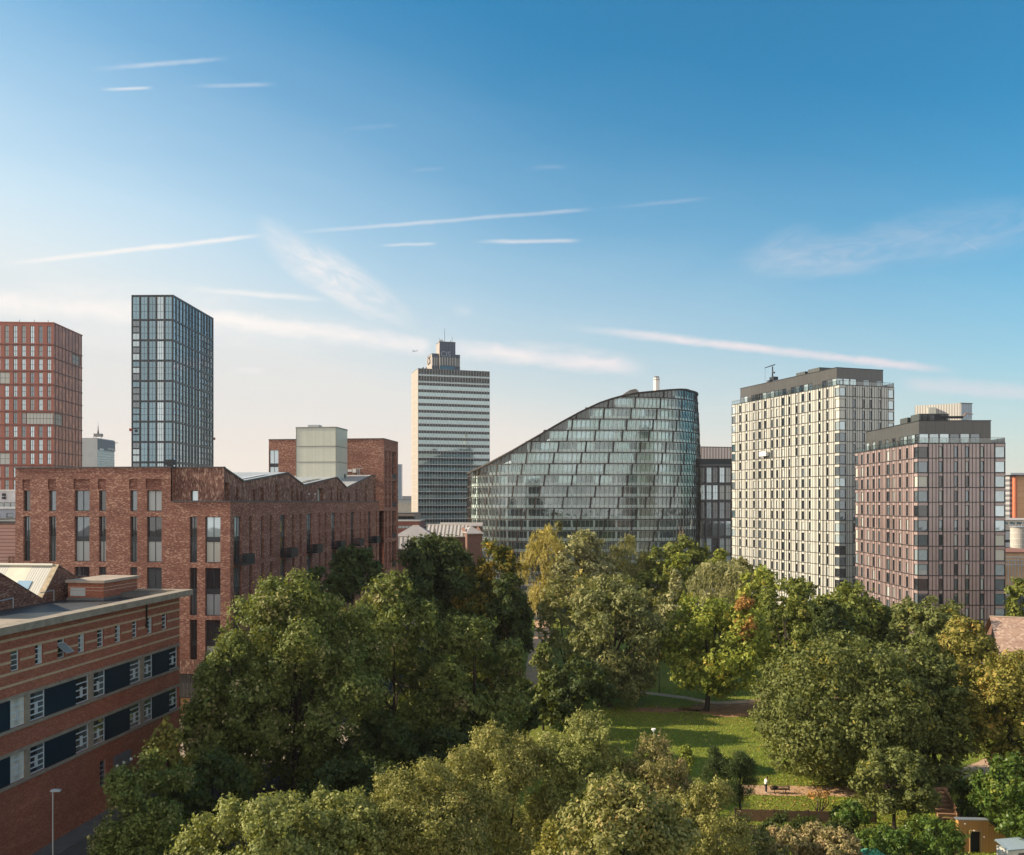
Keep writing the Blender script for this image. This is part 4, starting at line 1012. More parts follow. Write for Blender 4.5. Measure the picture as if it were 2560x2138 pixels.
# --- red tower
def build_red():
    d = 400; P = XD(134, d); D = (.998, .063); Rt = Frame(P, (-.063, .998)); L = Rt.u(204.7); W_ = 36; Fr = Frame(P, D).moved(u=-W_); zt = ZD(808.7, d)
    root = thing('residential_tower', 'terracotta red tower with strips of pale windows at the left edge', 'tower block', (P[0], P[1], 0))
    M_red = mat('terracotta_panel', (.40, .115, .07), .4, .5, .0, .12, .4)
    m, T, b = newmat('rust_glow_panel'); uv = uvn(T); n = T.noise(T.mapping(uv, (1, .45, 1)), .38, 5, .7, .6)
    T.put(b.inputs['Base Color'], T.mix(T.rng(n, .48, .66), (.33, .11, .07), (.72, .25, .13))); b.inputs['Roughness'].default_value = .32; b.inputs['Metallic'].default_value = .3  # bright orange patches put a reflected glow into the rust panel colour
    M_rust_glow = m
    W = Wins(); pit = 6.13; z = zt-1.1; grp = [(z-5.6-2.7, z)]; z = z-8.3-.7
    while z > 5: grp.append((z-pit+.8, z)); z -= pit
    strips = [(4, 1, 3, 'F'), (4, 13, 16, 'R')]
    for gi, (z0, z1) in enumerate(grp):
        for i in range(10):
            u0 = W_-2.9-i*3.74; u1 = u0+1.8
            if u0 < .3: continue
            if gi == 6 and i <= 2: continue
            if gi in (3, 9) and i >= 5: continue
            W.add(Fr, u0, u1, z0+.2, z1-.1, 1, 1 if gi else 2, random.choice([G_cur, G_pale, G_pale, G_mid]), M_frame, .16)
        if gi == 6: W.add(Fr, W_-12.2, W_-.1, z0, z1-.1, 7, 1, G_blind, M_frame, .15, 'window_band')
        if gi in (3, 9): W.add(Fr, .2, W_-2.9-5*3.74+2.2, z0, z1-.1, 7, 1, G_blind, M_frame, .15, 'window_band')
    W.add(Rt, .1, Rt.u(157.5), grp[6][0], grp[6][1]-.1, 5, 1, G_blind, M_frame, .15, 'window_band')
    W.add(Rt, Rt.u(180), Rt.u(201.5), grp[1][0]+.5, grp[1][1]-.3, 4, 1, G_blind, M_frame, .15, 'window_band')
    wl = MB(); wl.wall(Fr, 0, W_, 0, zt, W.holes(Fr), .4); wl.wall(Rt, 0, L, 0, zt, W.holes(Rt), .4, 1)
    wl.face([Fr.pt(0, 0, zt-.6), Fr.pt(W_, 0, zt-.6), Rt.pt(L, 0, zt-.6), Fr.pt(0, -L, zt-.6)]); wl.rect(Frame(Rt.pt(L, 0, 0)[:2], (-D[0], -D[1])), 0, W_, 0, zt)
    wl.build('panel_wall', [M_red, M_rust_glow], root); W.finish(root, .4)
    M_dk = mat('dark_red_rib', (.17, .055, .04), .5)
    for z0, z1 in grp:
        b = MB(); b.box(Fr, 0, W_+.3, z0-.55, z0-.15, 0, .3); b.box(Rt, .0, L+.3, z0-.56, z0-.14, 0, .3); b.build('string_course', M_dk, root)
    for i in range(9):
        u = 1.5+i*(L-2)/8; b = MB(); b.box(Rt, u, u+.4, 0, zt, 0, .12); b.build('vertical_rib', M_dk, root)
    b = MB(); b.box(Fr, -.1, W_+.3, zt, zt+.5, -.5, .3); b.box(Rt, .5, L+.3, zt, zt+.499, -.5, .3); b.build('parapet', M_red, root)
    for px in (46, 83, 118): q = MB(); u = Fr.u(px); q.tube(Fr.pt(u, -1, zt), Fr.pt(u, -1, zt+1.7), .1); q.build('lightning_rod', M_steel, root)
build_red()

# --- pale far tower with mast
def build_far_tower():
    d = 900; P = XD(243.3, d); Rt = Frame(P, (.02, .9998)); L = Rt.u(287.5); w = 24; Fr = Frame(P, (1, 0)).moved(u=-w); zt = ZD(1096.5, d)
    root = thing('office_tower', 'far pale concrete tower with a mast seen between the red and the dark tower', 'office tower', (P[0], P[1], 0))
    M_pale = mat('pale_concrete', (.50, .49, .46), .8, .2, 0, .1, .1)
    b = MB(); b.box(Fr, 0, w, 0, zt, -L, 0); b.build('end_wall', M_pale, root)
    b = MB(); b.box(Rt, .2, L-.2, ZD(1124, d), zt-.4, 0, .3); b.build('fascia', mat('slate_fascia', (.10, .125, .155), .6), root)
    z = ZD(1126, d)
    while z > 40:
        b = MB(); b.box(Rt, .3, L-1.5, z-1.2, z, .01, .25); b.build('spandrel_band', mat('pale_spandrel', (.42, .50, .48), .5), root)
        b = MB(); b.rect(Rt, .3, L-1.5, z-2.7, z-1.2, .05); b.build('window_band', G_mid, root); z -= 2.7
    b = MB(); b.box(Fr, w-18.5, w-15.5, 0, zt-.5, .0, .06); b.build('stair_glazing', mat('stair_glazing', (.36, .36, .35), .3, .5, 0, .5, .3), root)
    b = MB(); b.box(Fr, -.1, w, zt, zt+.6, -L, .1); b.build('roof_edge', M_pale, root)
    c = Fr.moved(n=-3)
    b = MB()
    for px in (234.5, 240, 253): 
        u = c.u(px); b.tube(c.pt(u, 0, zt), c.pt(u, 0, zt+5.6), .3)
    b.box(c, c.u(234.5), c.u(253.5), zt+2.2, zt+5.2, -4, 0); b.build('aerial_cage', mat('cage_grey', (.20, .19, .185)), root)
    u = c.u(243); b = MB(); b.tube(c.pt(u, -2, zt+5), c.pt(u, -2, zt+9.5), 1.2, .5, 8); b.tube(c.pt(u, -2, zt+9.5), c.pt(u, -2, zt+13), .5, .35); b.tube(c.pt(u, -2, zt+13), c.pt(u, -2, zt+17.5), .18, .08); b.build('mast', M_steel, root)
    q = MB(); q.box(Rt, Rt.u(248.8), Rt.u(258), ZD(1124.5, d), ZD(1120.5, d), .31, .5); q.build('white_sign', M_white, root)
    text_mesh('lettering', 'CITY TOWER', 2.75, Rt, Rt.u(269.5), ZD(1121.5, d), .35, .1, M_white, root)
    b = MB(); b.tube(Rt.pt(L, 0, zt-2), Rt.pt(L+4, 1, zt-1.6), .3); b.build('roof_davit', M_steel, root)
build_far_tower()

# --- office with dark grid beside the curved building
def build_grid_office():
    d = 338; P = XD(1700, d); Fr = Frame(P, (1, 0)); w = Fr.u(1846); zt = ZD(1147, d)
    root = thing('office_building', 'dark grid-fronted office between the curved glass building and the cream tower', 'office block', (P[0], P[1], 0))
    W = Wins(); ys = [1166, 1210, 1253, 1300, 1343, 1386, 1430, 1465]; n = int(w/2.35)
    for a, b in zip(ys, ys[1:]):
        z1, z0 = ZD(a, d)-.4, max(ZD(b, d)+.5, .3)
        for i in range(n): W.add(Fr, i*w/n+.2, (i+1)*w/n-.2, z0, z1, 1, 1, random.choice([G_mid, G_pale, G_dark, G_cur]), M_frame, .1)
    wl = MB(); wl.wall(Fr, 0, w, 0, ZD(1164.5, d), W.holes(Fr), .5); wl.rect(Frame(Fr.pt(w, 0, 0)[:2], (0, 1)), 0, 25, 0, zt)
    wl.build('frame_wall', mat('charcoal_frame', (.06, .06, .066), .6), root); W.finish(root, .5)
    b = MB()
    for i in range(0, n+1, 2): u = i*w/n; b.box(Fr, u-.25, u+.25, 0, ZD(1164.5, d), .0, .35)
    b.build('pilaster', mat('charcoal_pier', (.075, .075, .082), .6), root)
    b = MB(); b.box(Fr, 0, w, ZD(1164.5, d), zt, -25, -.6); b.build('attic', mat('black_attic', (.015, .02, .024), .5), root)
    b = MB(); b.box(Fr, -.2, w+.2, ZD(1164.5, d), ZD(1161.5, d), -.6, .5); b.build('cornice', mat('grey_cornice', (.12, .12, .125)), root)
build_grid_office()
def simple_block(name, label, cat, d, px0, px1, ytop, mw, depth=20, dirn=(1, 0), ytop2=None, rows=None, roof=None, wm=None, nwin=0, wh=1.6, ww=1.2, group=None, gap=0):
    P = XD(px0, d); Fr = Frame(P, dirn); w = Fr.u(px1); zt = ZD(ytop, d)
    root = thing(name, label, cat, (P[0], P[1], 0), group)
    W = Wins()
    if rows:
        for zc in rows:
            for i in range(nwin): u = w*(i+.5)/nwin; W.add(Fr, u-ww/2, u+ww/2, zc, zc+wh, 0, 0, wm or G_mid, M_frame, .08)
    b = MB(); b.wall(Fr, 0, w, 0, zt, W.holes(Fr), .15)
    b.rect(Frame(Fr.pt(w, 0, 0)[:2], (-Fr.n[0], -Fr.n[1])), 0, depth, 0, zt); b.rect(Frame(Fr.pt(0, -depth, 0)[:2], Fr.n), 0, depth, 0, zt)
    b.build('wall', mw, root); W.finish(root, .15)
    b = MB(); b.box(Fr, -.25, w+.25, zt, zt+.4, -depth, .25); b.build('roof', roof or M_roofgrey, root)
    return root, Fr, w, zt
M_stripe = ribbed('striped_cladding', (.62, .56, .50), (.30, .16, .13), 1.9, 0, .5, duty=.4)
simple_block('office_block', 'beige and brown striped block rising behind the dark grid office', 'office block', 520, 1748, 1862, 1118, M_stripe, 30, (.97, .24))
r_, Fr_, w_, z_ = simple_block('office_block', 'grey and white vertically striped glass block rising behind the pink tower', 'office block', 450, 2403, 2430, 1009, ribbed('blue_stripe', (.35, .42, .48), (.12, .15, .18), 1.1, 0, .3), 20, (.96, .28))
b = MB(); f_ = Frame(XD(2321, 470), (1, 0)); f2 = Frame(Fr_.p, (-.28, .96))
fl_ = Frame((Fr_.p[0]-22, Fr_.p[1]+14), (.84, -.54)); b.box(fl_, 4.2, 26.1, 0, z_+.2, -10, 0); b.build('striped_wing', ribbed('pale_stripe', (.55, .52, .47), (.26, .25, .24), 1.25, 0, .4, duty=.4), r_)
b = MB(); x0_ = XD(2321, 455); b.box(Frame(x0_, (.9, -.3)), 0, 3.6, 0, z_-1.5, -8, 0); b.build('stair_wing', ribbed('pale_stripe_stair', (.40, .41, .37), (.25, .25, .24), .9, 0, .4), r_)
simple_block('glass_tower', 'slim far blue glass tower beside the brick end block', 'office tower', 1500, 984, 1003, 1161.5, ribbed('far_blue_glass', (.20, .26, .32), (.12, .16, .2), 2.5, 0, .3), 16)
simple_block('warehouse', 'cream flat-roofed warehouse low behind the brick end block', 'warehouse', 620, 975, 1031, 1259, mat('cream_render', (.62, .54, .42), .8), 60, roof=mat('pale_roof', (.5, .45, .38)))
simple_block('distant_block', 'low grey block on the skyline left of the office tower', 'office block', 1600, 1004, 1036, 1241, mat('far_grey', (.26, .25, .26), .8), 60)
simple_block('distant_block', 'small grey roof in front of the far skyline block', 'office block', 900, 985, 1030, 1250, mat('far_grey_two', (.34, .34, .32), .8), 50)
simple_block('low_office', 'low glazed office in front of the cream warehouse', 'office block', 460, 960, 1036, 1284, mat('tan_band', (.33, .24, .19), .7), 30, rows=[18, 21], nwin=16, wm=G_mid, ww=2.2, wh=1.5)
simple_block('brick_block', 'low dark red brick block in front of the glazed office', 'brick building', 380, 960, 1048, 1304, mat('far_red_brick', (.24, .08, .055), .8), 25, rows=[18.5], nwin=10, wm=G_cur, ww=1.5, wh=1.2, roof=mat('pale_flat_roof', (.42, .36, .3)))

# houses with ribbed metal roofs behind the dark trees
def roof_house(label, d, px0, px1, yr, ye, dirn, depth, mw, mr, ov=.5, hip=0, rev=False):
    P = XD(px0, d); Fr = Frame(P, dirn); w = Fr.u(px1); zr, ze = ZD(yr, d+depth*.5), ZD(ye, d)
    root = thing('terraced_house', label, 'house', (P[0], P[1], 0), None)
    b = MB(); b.box(Fr, 0, w, 0, ze, -depth, 0)
    b.face([Fr.pt(0, -.01, ze), Fr.pt(0, -depth, ze), Fr.pt(hip*.0, -depth/2, zr)]); b.face([Fr.pt(w, -.01, ze), Fr.pt(w, -depth, ze), Fr.pt(w, -depth/2, zr)])
    b.build('wall', mw, root)
    r = MB()
    for n0, n1 in ((ov, -depth/2), (-depth-ov, -depth/2)):
        e = ze-(zr-ze)/(depth/2)*ov
        r.face([Fr.pt(-ov, n0, e+.12), Fr.pt(w+ov, n0, e+.12), Fr.pt(w+ov-hip, n1, zr+.12), Fr.pt(-ov+hip, n1, zr+.12)])
    if hip:
        for u, s_ in ((-ov, 1), (w+ov, -1)): r.face([Fr.pt(u, ov, e+.12), Fr.pt(u, -depth-ov, e+.12), Fr.pt(u+s_*hip, -depth/2, zr+.12)])
    r.build('roof', mr, root)
    g = MB(); g.tube(Fr.pt(-ov+hip, -depth/2, zr+.15), Fr.pt(w+ov-hip, -depth/2, zr+.15), .18); g.box(Fr, -ov, w+ov, e-.1, e+.08, ov-.05, ov+.12); g.build('ridge_and_gutter', mat('pale_ridge', (.55, .48, .42)), root)
    return root
M_rib = ribbed('ribbed_roof', (.52, .46, .41), (.13, .11, .10), 1.15, 0, .5, duty=.45); M_ter = mat('terrace_brick', (.17, .095, .075), .85, .2, 0, .2, 1)
M_plainroof = mat('plain_grey_roof', (.30, .27, .26), .8, .2, 0, .15, .3)
roof_house('house with pale ribbed metal roof right below the office tower', 265, 1066, 1162, 1313, 1340, (1, .0), 13, M_ter, M_rib)
roof_house('house with plain grey hipped roof left of the ribbed roof', 240, 985, 1085, 1316, 1343, (1, .05), 16, M_ter, M_plainroof, hip=5)
roof_house('small house with striped roof beside the brick end block', 225, 972, 1020, 1343, 1370, (1, .1), 9, M_ter, M_rib)
roof_house('end house with brown roof touching the curved glass building', 262, 1168, 1206, 1316, 1333, (.95, .3), 10, M_ter, M_plainroof, hip=3)
roof_house('house behind with long pale roof edge under the office tower', 300, 1100, 1202, 1309, 1315, (1, 0), 14, M_ter, M_plainroof)

# left edge behind the brick block
simple_block('white_building', 'white rendered building at the left edge above the pink cladding', 'building', 190, -90, 41, 1229, mat('white_render', (.58, .55, .56), .7), 18, rows=[27.8], nwin=8, wm=G_cur, ww=1.3, wh=2.1, roof=mat('white_fascia', (.62, .58, .55)))
simple_block('blue_grey_building', 'blue grey rendered lower building at the left edge', 'building', 180, -90, 41, 1273, mat('blue_render', (.40, .42, .47), .7), 8, rows=[26.4], nwin=4, wm=G_mid, ww=1.4, wh=1.3, roof=M_white)
simple_block('brick_block', 'thin strip of red brick building under the blue grey one', 'brick building', 172, -90, 41, 1301, mat('left_red_brick', (.30, .10, .07), .8), 6)
pr_ = simple_block('clad_building', 'pink building with horizontal corrugated cladding at the left edge', 'building', 150, -90, 42, 1309, ribbed('pink_cladding', (.56, .33, .26), (.24, .13, .10), .62, 1, .6, duty=.22), 15)
b = MB()
for px in (22, 32): b.box(pr_[1], pr_[1].u(px), pr_[1].u(px)+.12, ZD(1422, 150), ZD(1391, 150), .02, .3)
for py in (1391, 1401, 1411, 1421): b.box(pr_[1], pr_[1].u(22), pr_[1].u(40), ZD(py, 150), ZD(py, 150)+.12, .32, .42)
b.build('fire_ladder', mat('ladder_tan', (.40, .25, .16)), pr_[0])
fw_ = Frame(XD(-90, 190), (1, 0)); a = MB()
for py in (1234, 1242): a.box(fw_, fw_.u(10), fw_.u(15.5), ZD(py+6, 190), ZD(py, 190), .1, .8)
a.build('condenser_unit', M_steel, [o for o in COL.objects if o.name == 'white_building'][0])

# right edge
ob = simple_block('orange_tower', 'orange panelled tower at the right edge with a red rounded corner', 'tower block', 520, 2540, 2640, 1190, ribbed('orange_panel', (.68, .38, .19), (.45, .25, .13), 3.6, 1, .6, duty=.05), 25)
b = MB(); P_ = XD(2537, 519); b.tube((P_[0], P_[1], 0), (P_[0], P_[1], ZD(1191, 520)), 1.3, None, 12); b.build('round_corner', mat('red_column', (.50, .14, .06)), ob[0])
b = MB(); b.box(Frame(XD(2524, 520), (1, .1)), 0, 2.9, 0, ZD(1188, 520), -12, 0); b.build('balcony_stack', ribbed('balcony_stack', (.34, .33, .33), (.09, .09, .1), 3.0, 1, .6, duty=.5), ob[0])
b = MB(); b.box(Frame(XD(2524, 518), (1, 0)), -.5, 40, ZD(1188, 520), ZD(1183, 520), -10, 2); b.build('roof_canopy', M_galv, ob[0])
simple_block('retail_shed', 'wide pale retail shed at the right edge below the orange tower', 'warehouse', 420, 2505, 2660, 1301, mat('shed_cladding', (.50, .44, .37), .6), 50, rows=[19.2], nwin=9, wm=G_blue, ww=2.4, wh=1.2, roof=mat('shed_roof', (.56, .50, .45), .6))
def silo():
    d = 330; P = XD(2546, d); r = 2.75; zt = ZD(1318, d)
    root = thing('silo', 'round concrete silo at the right edge above the orange wall', 'silo', (P[0], P[1], 0))
    b = MB(); b.tube((*P, 0), (*P, zt), r, r, 28); b.build('drum', mat('silo_concrete', (.40, .37, .33), .8, .2, 0, .15, .4), root)
    b = MB()
    for k in range(6): b.tube((*P, zt-2.1*k-.2), (*P, zt-2.1*k), r+.08, r+.08, 28)
    b.build('hoop', mat('silo_hoop', (.55, .52, .48)), root)
    b = MB(); b.tube((*P, zt), (*P, zt+.25), r+.4, r+.4, 28)
    for k in range(18): t = k/18*6.283; b.tube((P[0]+math.cos(t)*(r+.3), P[1]+math.sin(t)*(r+.3), zt+.2), (P[0]+math.cos(t)*(r+.3), P[1]+math.sin(t)*(r+.3), zt+1.2), .05)
    b.build('top_rail', M_galv, root)
silo()
simple_block('annex_block', 'grey and white annex with square windows left of the silo', 'office block', 345, 2505, 2530, 1328, mat('annex_white', (.50, .50, .50), .6), 20, rows=[8, 11, 14], nwin=3, wm=G_dark, ww=1.3, wh=1.1)
simple_block('industrial_block', 'rust red and orange industrial building with pipework at the right edge', 'industrial building', 290, 2505, 2640, 1383, mat('industrial_orange', (.50, .33, .20), .8, .2, 0, .3, .2), 25, roof=mat('rust_roof', (.24, .10, .06), .7))
pb = MB(); fr_p = Frame(XD(2512, 285), (1, 0))
for k in range(7): pb.tube(fr_p.pt(k*1.1, 0, 0), fr_p.pt(k*1.1, 0, ZD(1392, 285)+random.uniform(-2, 0)), .12)
for z in (9.5, 11, 12): pb.tube(fr_p.pt(-1, .1, z), fr_p.pt(9, .1, z), .14)
tag(pb.build('pipework', M_galv), 'tangle of grey steel pipes in front of the orange industrial wall', 'pipework')
# tiled roof by the right edge
def right_house():
    d = 139; P = XD(2409, d); Fr = Frame((P[0]-1.3, P[1]-13), (.93, -.37)); L = 34; zr, ze = 12.0, 6.6
    root = thing('community_hall', 'hall with a broad brown tiled roof at the right edge behind the trees', 'hall', (Fr.p[0], Fr.p[1], 0))
    b = MB(); b.box(Fr, .6, L, 0, ze+.3, -24, -.5); b.face([Fr.pt(.6, -.5, ze), Fr.pt(.6, -24, ze), Fr.pt(.6, -12.2, zr-.1)]); b.build('wall', M_ter, root)
    r = MB(); r.face([Fr.pt(0, .3, ze), Fr.pt(L, .3, ze), Fr.pt(L, -12.2, zr), Fr.pt(0, -12.2, zr)]); r.face([Fr.pt(0, -24.7, ze), Fr.pt(L, -24.7, ze), Fr.pt(L, -12.2, zr), Fr.pt(0, -12.2, zr)])
    r.build('roof', brick('brown_roof_tile', (.36, .23, .17), (.42, .28, .21), (.22, .14, .10), .33, .3, light=(.5, .36, .27), dark=(.26, .16, .12)), root)
    g = MB(); g.tube(Fr.pt(0, -12.2, zr+.05), Fr.pt(L, -12.2, zr+.05), .14); g.box(Fr, 0, L, ze-.2, ze, .25, .4); g.build('ridge_and_gutter', mat('hall_trim', (.35, .26, .2)), root)
    g = MB(); u = 8; g.box(Fr, u, u+1.2, zr-1.7, zr-1.0, -10.5, -9.3); g.build('roof_vent', M_white, root)
    g = MB(); g.box(Fr, 2, 3.2, 3.5, 5.2, -.5, -.4); g.build('window', G_cur, root)
right_house()

# ================================================================ CURVED GLASS OFFICE
def build_curved():
    cx, cy, a, b_, ne = 28.4, 352., 46.1, 33., 2.7
    root = thing('curved_office', 'big curved office of glass with a sloping roofline and brown diagonal ribs', 'office building', (cx, cy, 0))
    N = 2400; th = np.linspace(0, 2*math.pi, N, endpoint=False)+math.pi   # starts at the west end, runs along the front
    c, s = np.cos(th), np.sin(th)
    X = cx+a*np.sign(c)*np.abs(c)**(2/ne); Y = cy+b_*np.sign(s)*np.abs(s)**(2/ne)
    seg = np.hypot(np.diff(np.append(X, X[0])), np.diff(np.append(Y, Y[0]))); S = np.concatenate([[0], np.cumsum(seg)]); TOT = S[-1]
    Xc, Yc = np.append(X, X[0]), np.append(Y, Y[0])
    def plan(q): q = q % TOT; return float(np.interp(q, S, Xc)), float(np.interp(q, S, Yc))
    def bulge(z): return 1-.030*((z-26)/44)**2 if z > 26 else 1-.055*((26-z)/26)**2
    def P(q, z, inn=0.):
        x, y = plan(q); f = bulge(z)*(1-inn/40.); return (cx+(x-cx)*f, cy+(y-cy)*f, z)
    yf = lambda x: cy-b_*max(0, 1-abs((x-cx)/a)**ne)**(1/ne)
    pts = []
    for px, py in ((1172, 1183), (1195, 1172), (1225, 1157), (1280, 1127), (1340, 1092), (1400, 1057), (1450, 1030), (1500, 1007), (1530, 997), (1560, 989), (1600, 982), (1640, 978), (1680, 974.5), (1710, 973), (1726, 974), (1734, 977)):
        k = (px-CX)/FP; lo, hi = cx-a, cx+a
        for _ in range(50):
            m = (lo+hi)/2
            if m-k*yf(m) > 0: hi = m
            else: lo = m
        pts.append((lo, ZD(py, yf(lo))))
    px_, pz_ = zip(*pts)
    # bulge shrinks the plan a little near the top, allow for it
    zr = lambda q: float(np.interp(plan(q)[0], px_, pz_))
    zk = [ZD(1271, 318)+4.07*(k-7) for k in range(0, 20)]
    M_rib_ = mat('brown_steel_rib', (.040, .029, .024), .6, .3); M_in = mat('white_inner_band', (.94, .96, .95), .4, .4, 0, .06)
    m, T, b = newmat('outer_glass_skin'); tr = T.add('ShaderNodeBsdfTransparent'); tr.inputs[0].default_value = (.88, .96, .95, 1)
    gl = T.add('ShaderNodeBsdfGlossy'); gl.inputs['Roughness'].default_value = .03; gl.inputs[0].default_value = (.92, .95, .93, 1)
    fr = T.add('ShaderNodeFresnel'); fr.inputs[0].default_value = 1.6
    n = T.noise(T.add('ShaderNodeTexCoord').outputs['Object'], .09, 3)
    bp = T.add('ShaderNodeBump'); bp.inputs['Distance'].default_value = .25; bp.inputs['Strength'].default_value = .25; T.l.new(T.noise(T.add('ShaderNodeTexCoord').outputs['Object'], .3, 2), bp.inputs['Height']); T.l.new(bp.outputs[0], gl.inputs['Normal'])
    ms = T.add('ShaderNodeMixShader'); T.l.new(T.math('ADD', T.math('MULTIPLY', fr.outputs[0], .8), T.rng(n, .3, .7, .03, .12), clamp=True), ms.inputs[0])
    T.l.new(tr.outputs[0], ms.inputs[1]); T.l.new(gl.outputs[0], ms.inputs[2]); T.l.new(ms.outputs[0], T.n['Material Output'].inputs[0]); M_skin = m
    def bar(mb, p, q, w, dep, n_):
        p, q, n_ = Vector(p), Vector(q), Vector(n_); d = (q-p)
        if d.length < .05: return
        t = d.cross(n_).normalized()*w/2; n2 = n_*dep; i = len(mb.v)
        for o in (p, q): mb.v += [tuple(o-t), tuple(o+t), tuple(o+t+n2), tuple(o-t+n2)]
        for f in ((0, 3, 2, 1), (4, 5, 6, 7), (0, 1, 5, 4), (1, 2, 6, 5), (2, 3, 7, 6), (3, 0, 4, 7)): mb.f.append(tuple(i+k for k in f)); mb.m.append(0)
    def nrm(q):
        x0, y0 = plan(q-.4); x1, y1 = plan(q+.4); t = Vector((x1-x0, y1-y0, 0)).normalized(); return Vector((t.y, -t.x, 0))
    step = 1.68; nmod = int(TOT/step); st = TOT/nmod
    fl = [(i, i*st) for i in range(nmod)]
    for k in range(len(zk)-1):
        z0, z1 = zk[k], zk[k+1]
        if z1 < .5: continue
        z0 = max(z0, .3)
        g = MB(); f = MB(); r = MB()
        for i, q in fl:
            qa, qb = q, q+st
            ra, rb = zr(qa), zr(qb)
            if ra <= z0+.1 and rb <= z0+.1: continue
            ta, tb = max(min(z1-.1, ra), z0), max(min(z1-.1, rb), z0)
            g.face([P(qa, z0+.1), P(qb, z0+.1), P(qb, tb), P(qa, ta)])
            # sloping glazing bar
            lean = .46*(min(z1, ra)-z0)/(z1-z0)
            thick = (i*st+0-1.95*k) % (6*st) < st
            n_ = nrm(q); bar(f, P(q+.0, z0), P(q+lean, min(z1, ra)), .55 if thick else .11, .2 if thick else .12, n_)
            x = plan(q)[0]
            if (x < cx-a*.74 or x > cx+a*.72) and ra > z0+2: bar(f, P(q+st, z0), P(q, min(z1, ra)), .10, .1, n_)
            bar(r, P(qa, z0), P(qb, z0), .34, .28, n_)
        i_ = len(f.v); f.v += r.v; f.f += [tuple(i_+k_ for k_ in q_) for q_ in r.f]; f.m += r.m
        g.build('outer_glazing', M_skin, root); f.build('glazing_ribs', M_rib_, root)
        w = MB(); gi = MB(); col = MB()
        for i, q in fl:
            if min(zr(q), zr(q+st)) < z0+3.5: continue
            h = z1-z0
            w.face([P(q, z0+.05, 1.3), P(q+st, z0+.05, 1.3), P(q+st, z0+1.25, 1.3), P(q, z0+1.25, 1.3)])
            w.face([P(q, z1-.35, 1.3), P(q+st, z1-.35, 1.3), P(q+st, z1-.02, 1.3), P(q, z1-.02, 1.3)])
            gi.face([P(q, z0+1.25, 1.5), P(q+st, z0+1.25, 1.5), P(q+st, z1-.35, 1.5), P(q, z1-.35, 1.5)], (2 if (i//3*5+k*3) % 7 in (1, 4) else 3) if k >= 9 and (i//4*3+k) % 6 else ((i*7+k*3) % 11 in (0, 4) and 1 or 0))  # upper floors take paler panes: sky reflection put into the glass colour
            n_ = nrm(q); bar(col, P(q, z0+1.2, 1.4), P(q, z1-.3, 1.4), .75 if i % 5 == 0 else .09, .16, n_)
        if w.v: w.build('inner_spandrel', M_in, root); gi.build('inner_window_band', [glass('inner_dark_glass', (.12, .155, .16), .08, .5, .5, metal=.3) if 'inner_dark_glass' not in MATS else MATS['inner_dark_glass'], G_mid, G_pale, MATS.get('inner_pale_glass') or glass('inner_pale_glass', (.38, .47, .46), .08, .8, .3, metal=.45)], root); col.build('inner_columns', M_in, root)
    rim = MB(); rf = MB(); qs = [i*TOT/400 for i in range(401)]
    for q0, q1 in zip(qs, qs[1:]):
        n_ = nrm(q0); z0, z1 = zr(q0), zr(q1); bar(rim, P(q0, z0), P(q1, z1), .6, .5, n_)
    rim.build('roof_rim', M_rib_, root)
    M_louv = ribbed('roof_louvre', (.20, .20, .19), (.42, .42, .38), 2.4, 0, .35, duty=.3)
    for q0, q1 in zip(qs, qs[1:]):
        x0, y0, _ = P(q0, zr(q0)); x1, y1, _ = P(q1, zr(q1))
        rf.face([(x0, y0, zr(q0)-.2), (x1, y1, zr(q1)-.2), (x1, 2*cy-y1, zr(q1)-.2), (x0, 2*cy-y0, zr(q0)-.2)]) if y0 < cy else None
    rf.build('roof', M_louv, root)
    # atrium hood and flue
    h = MB(); x0, x1 = XD(1545, 335)[0], XD(1598, 335)[0]
    for i in range(10):
        t0, t1 = i/10, (i+1)/10; f_ = lambda t: (x0+(x1-x0)*t, ZD(997, 335)+(3.4*math.sin(min(t*1.25, 1)*math.pi/2) if t < .86 else 3.4*(1-(t-.86)/.14)**.5))
        (xa, za), (xb, zb) = f_(t0), f_(t1); h.face([(xa, 333, za), (xb, 333, zb), (xb, 350, zb), (xa, 350, za)])
        h.tube((xa, 333, za), (xb, 333, zb), .13); h.tube((xa, 333, za), (xa+2, 333, ZD(999, 335)), .07)
    h.build('atrium_hood', ribbed('hood_glass', (.38, .33, .30), (.16, .13, .12), .9, 0, .3), root)
    pl = XD(1641.5, 372); r = thing('flue_stack', 'white cluster of tall flues rising behind the curved glass roof', 'chimney', (*pl, 0))
    zt = ZD(945, 372); q = MB()
    for k in range(6): t = k*math.pi/3; q.tube((pl[0]+math.cos(t)*.72, pl[1]+math.sin(t)*.72, 30), (pl[0]+math.cos(t)*.72, pl[1]+math.sin(t)*.72, zt), .56, .56, 10)
    q.build('flue_cluster', mat('white_flue', (.72, .66, .60), .5), r)
    q = MB()
    for k in range(6): t = k*math.pi/3; q.tube((pl[0]+math.cos(t)*.72, pl[1]+math.sin(t)*.72, zt), (pl[0]+math.cos(t)*.72, pl[1]+math.sin(t)*.72, zt+.55), .36, .36, 8)
    q.tube((*pl, zt-.9), (*pl, zt-.7), 1.35, 1.35, 14); q.build('flue_cap', mat('flue_cap', (.10, .09, .085)), r)
build_curved()

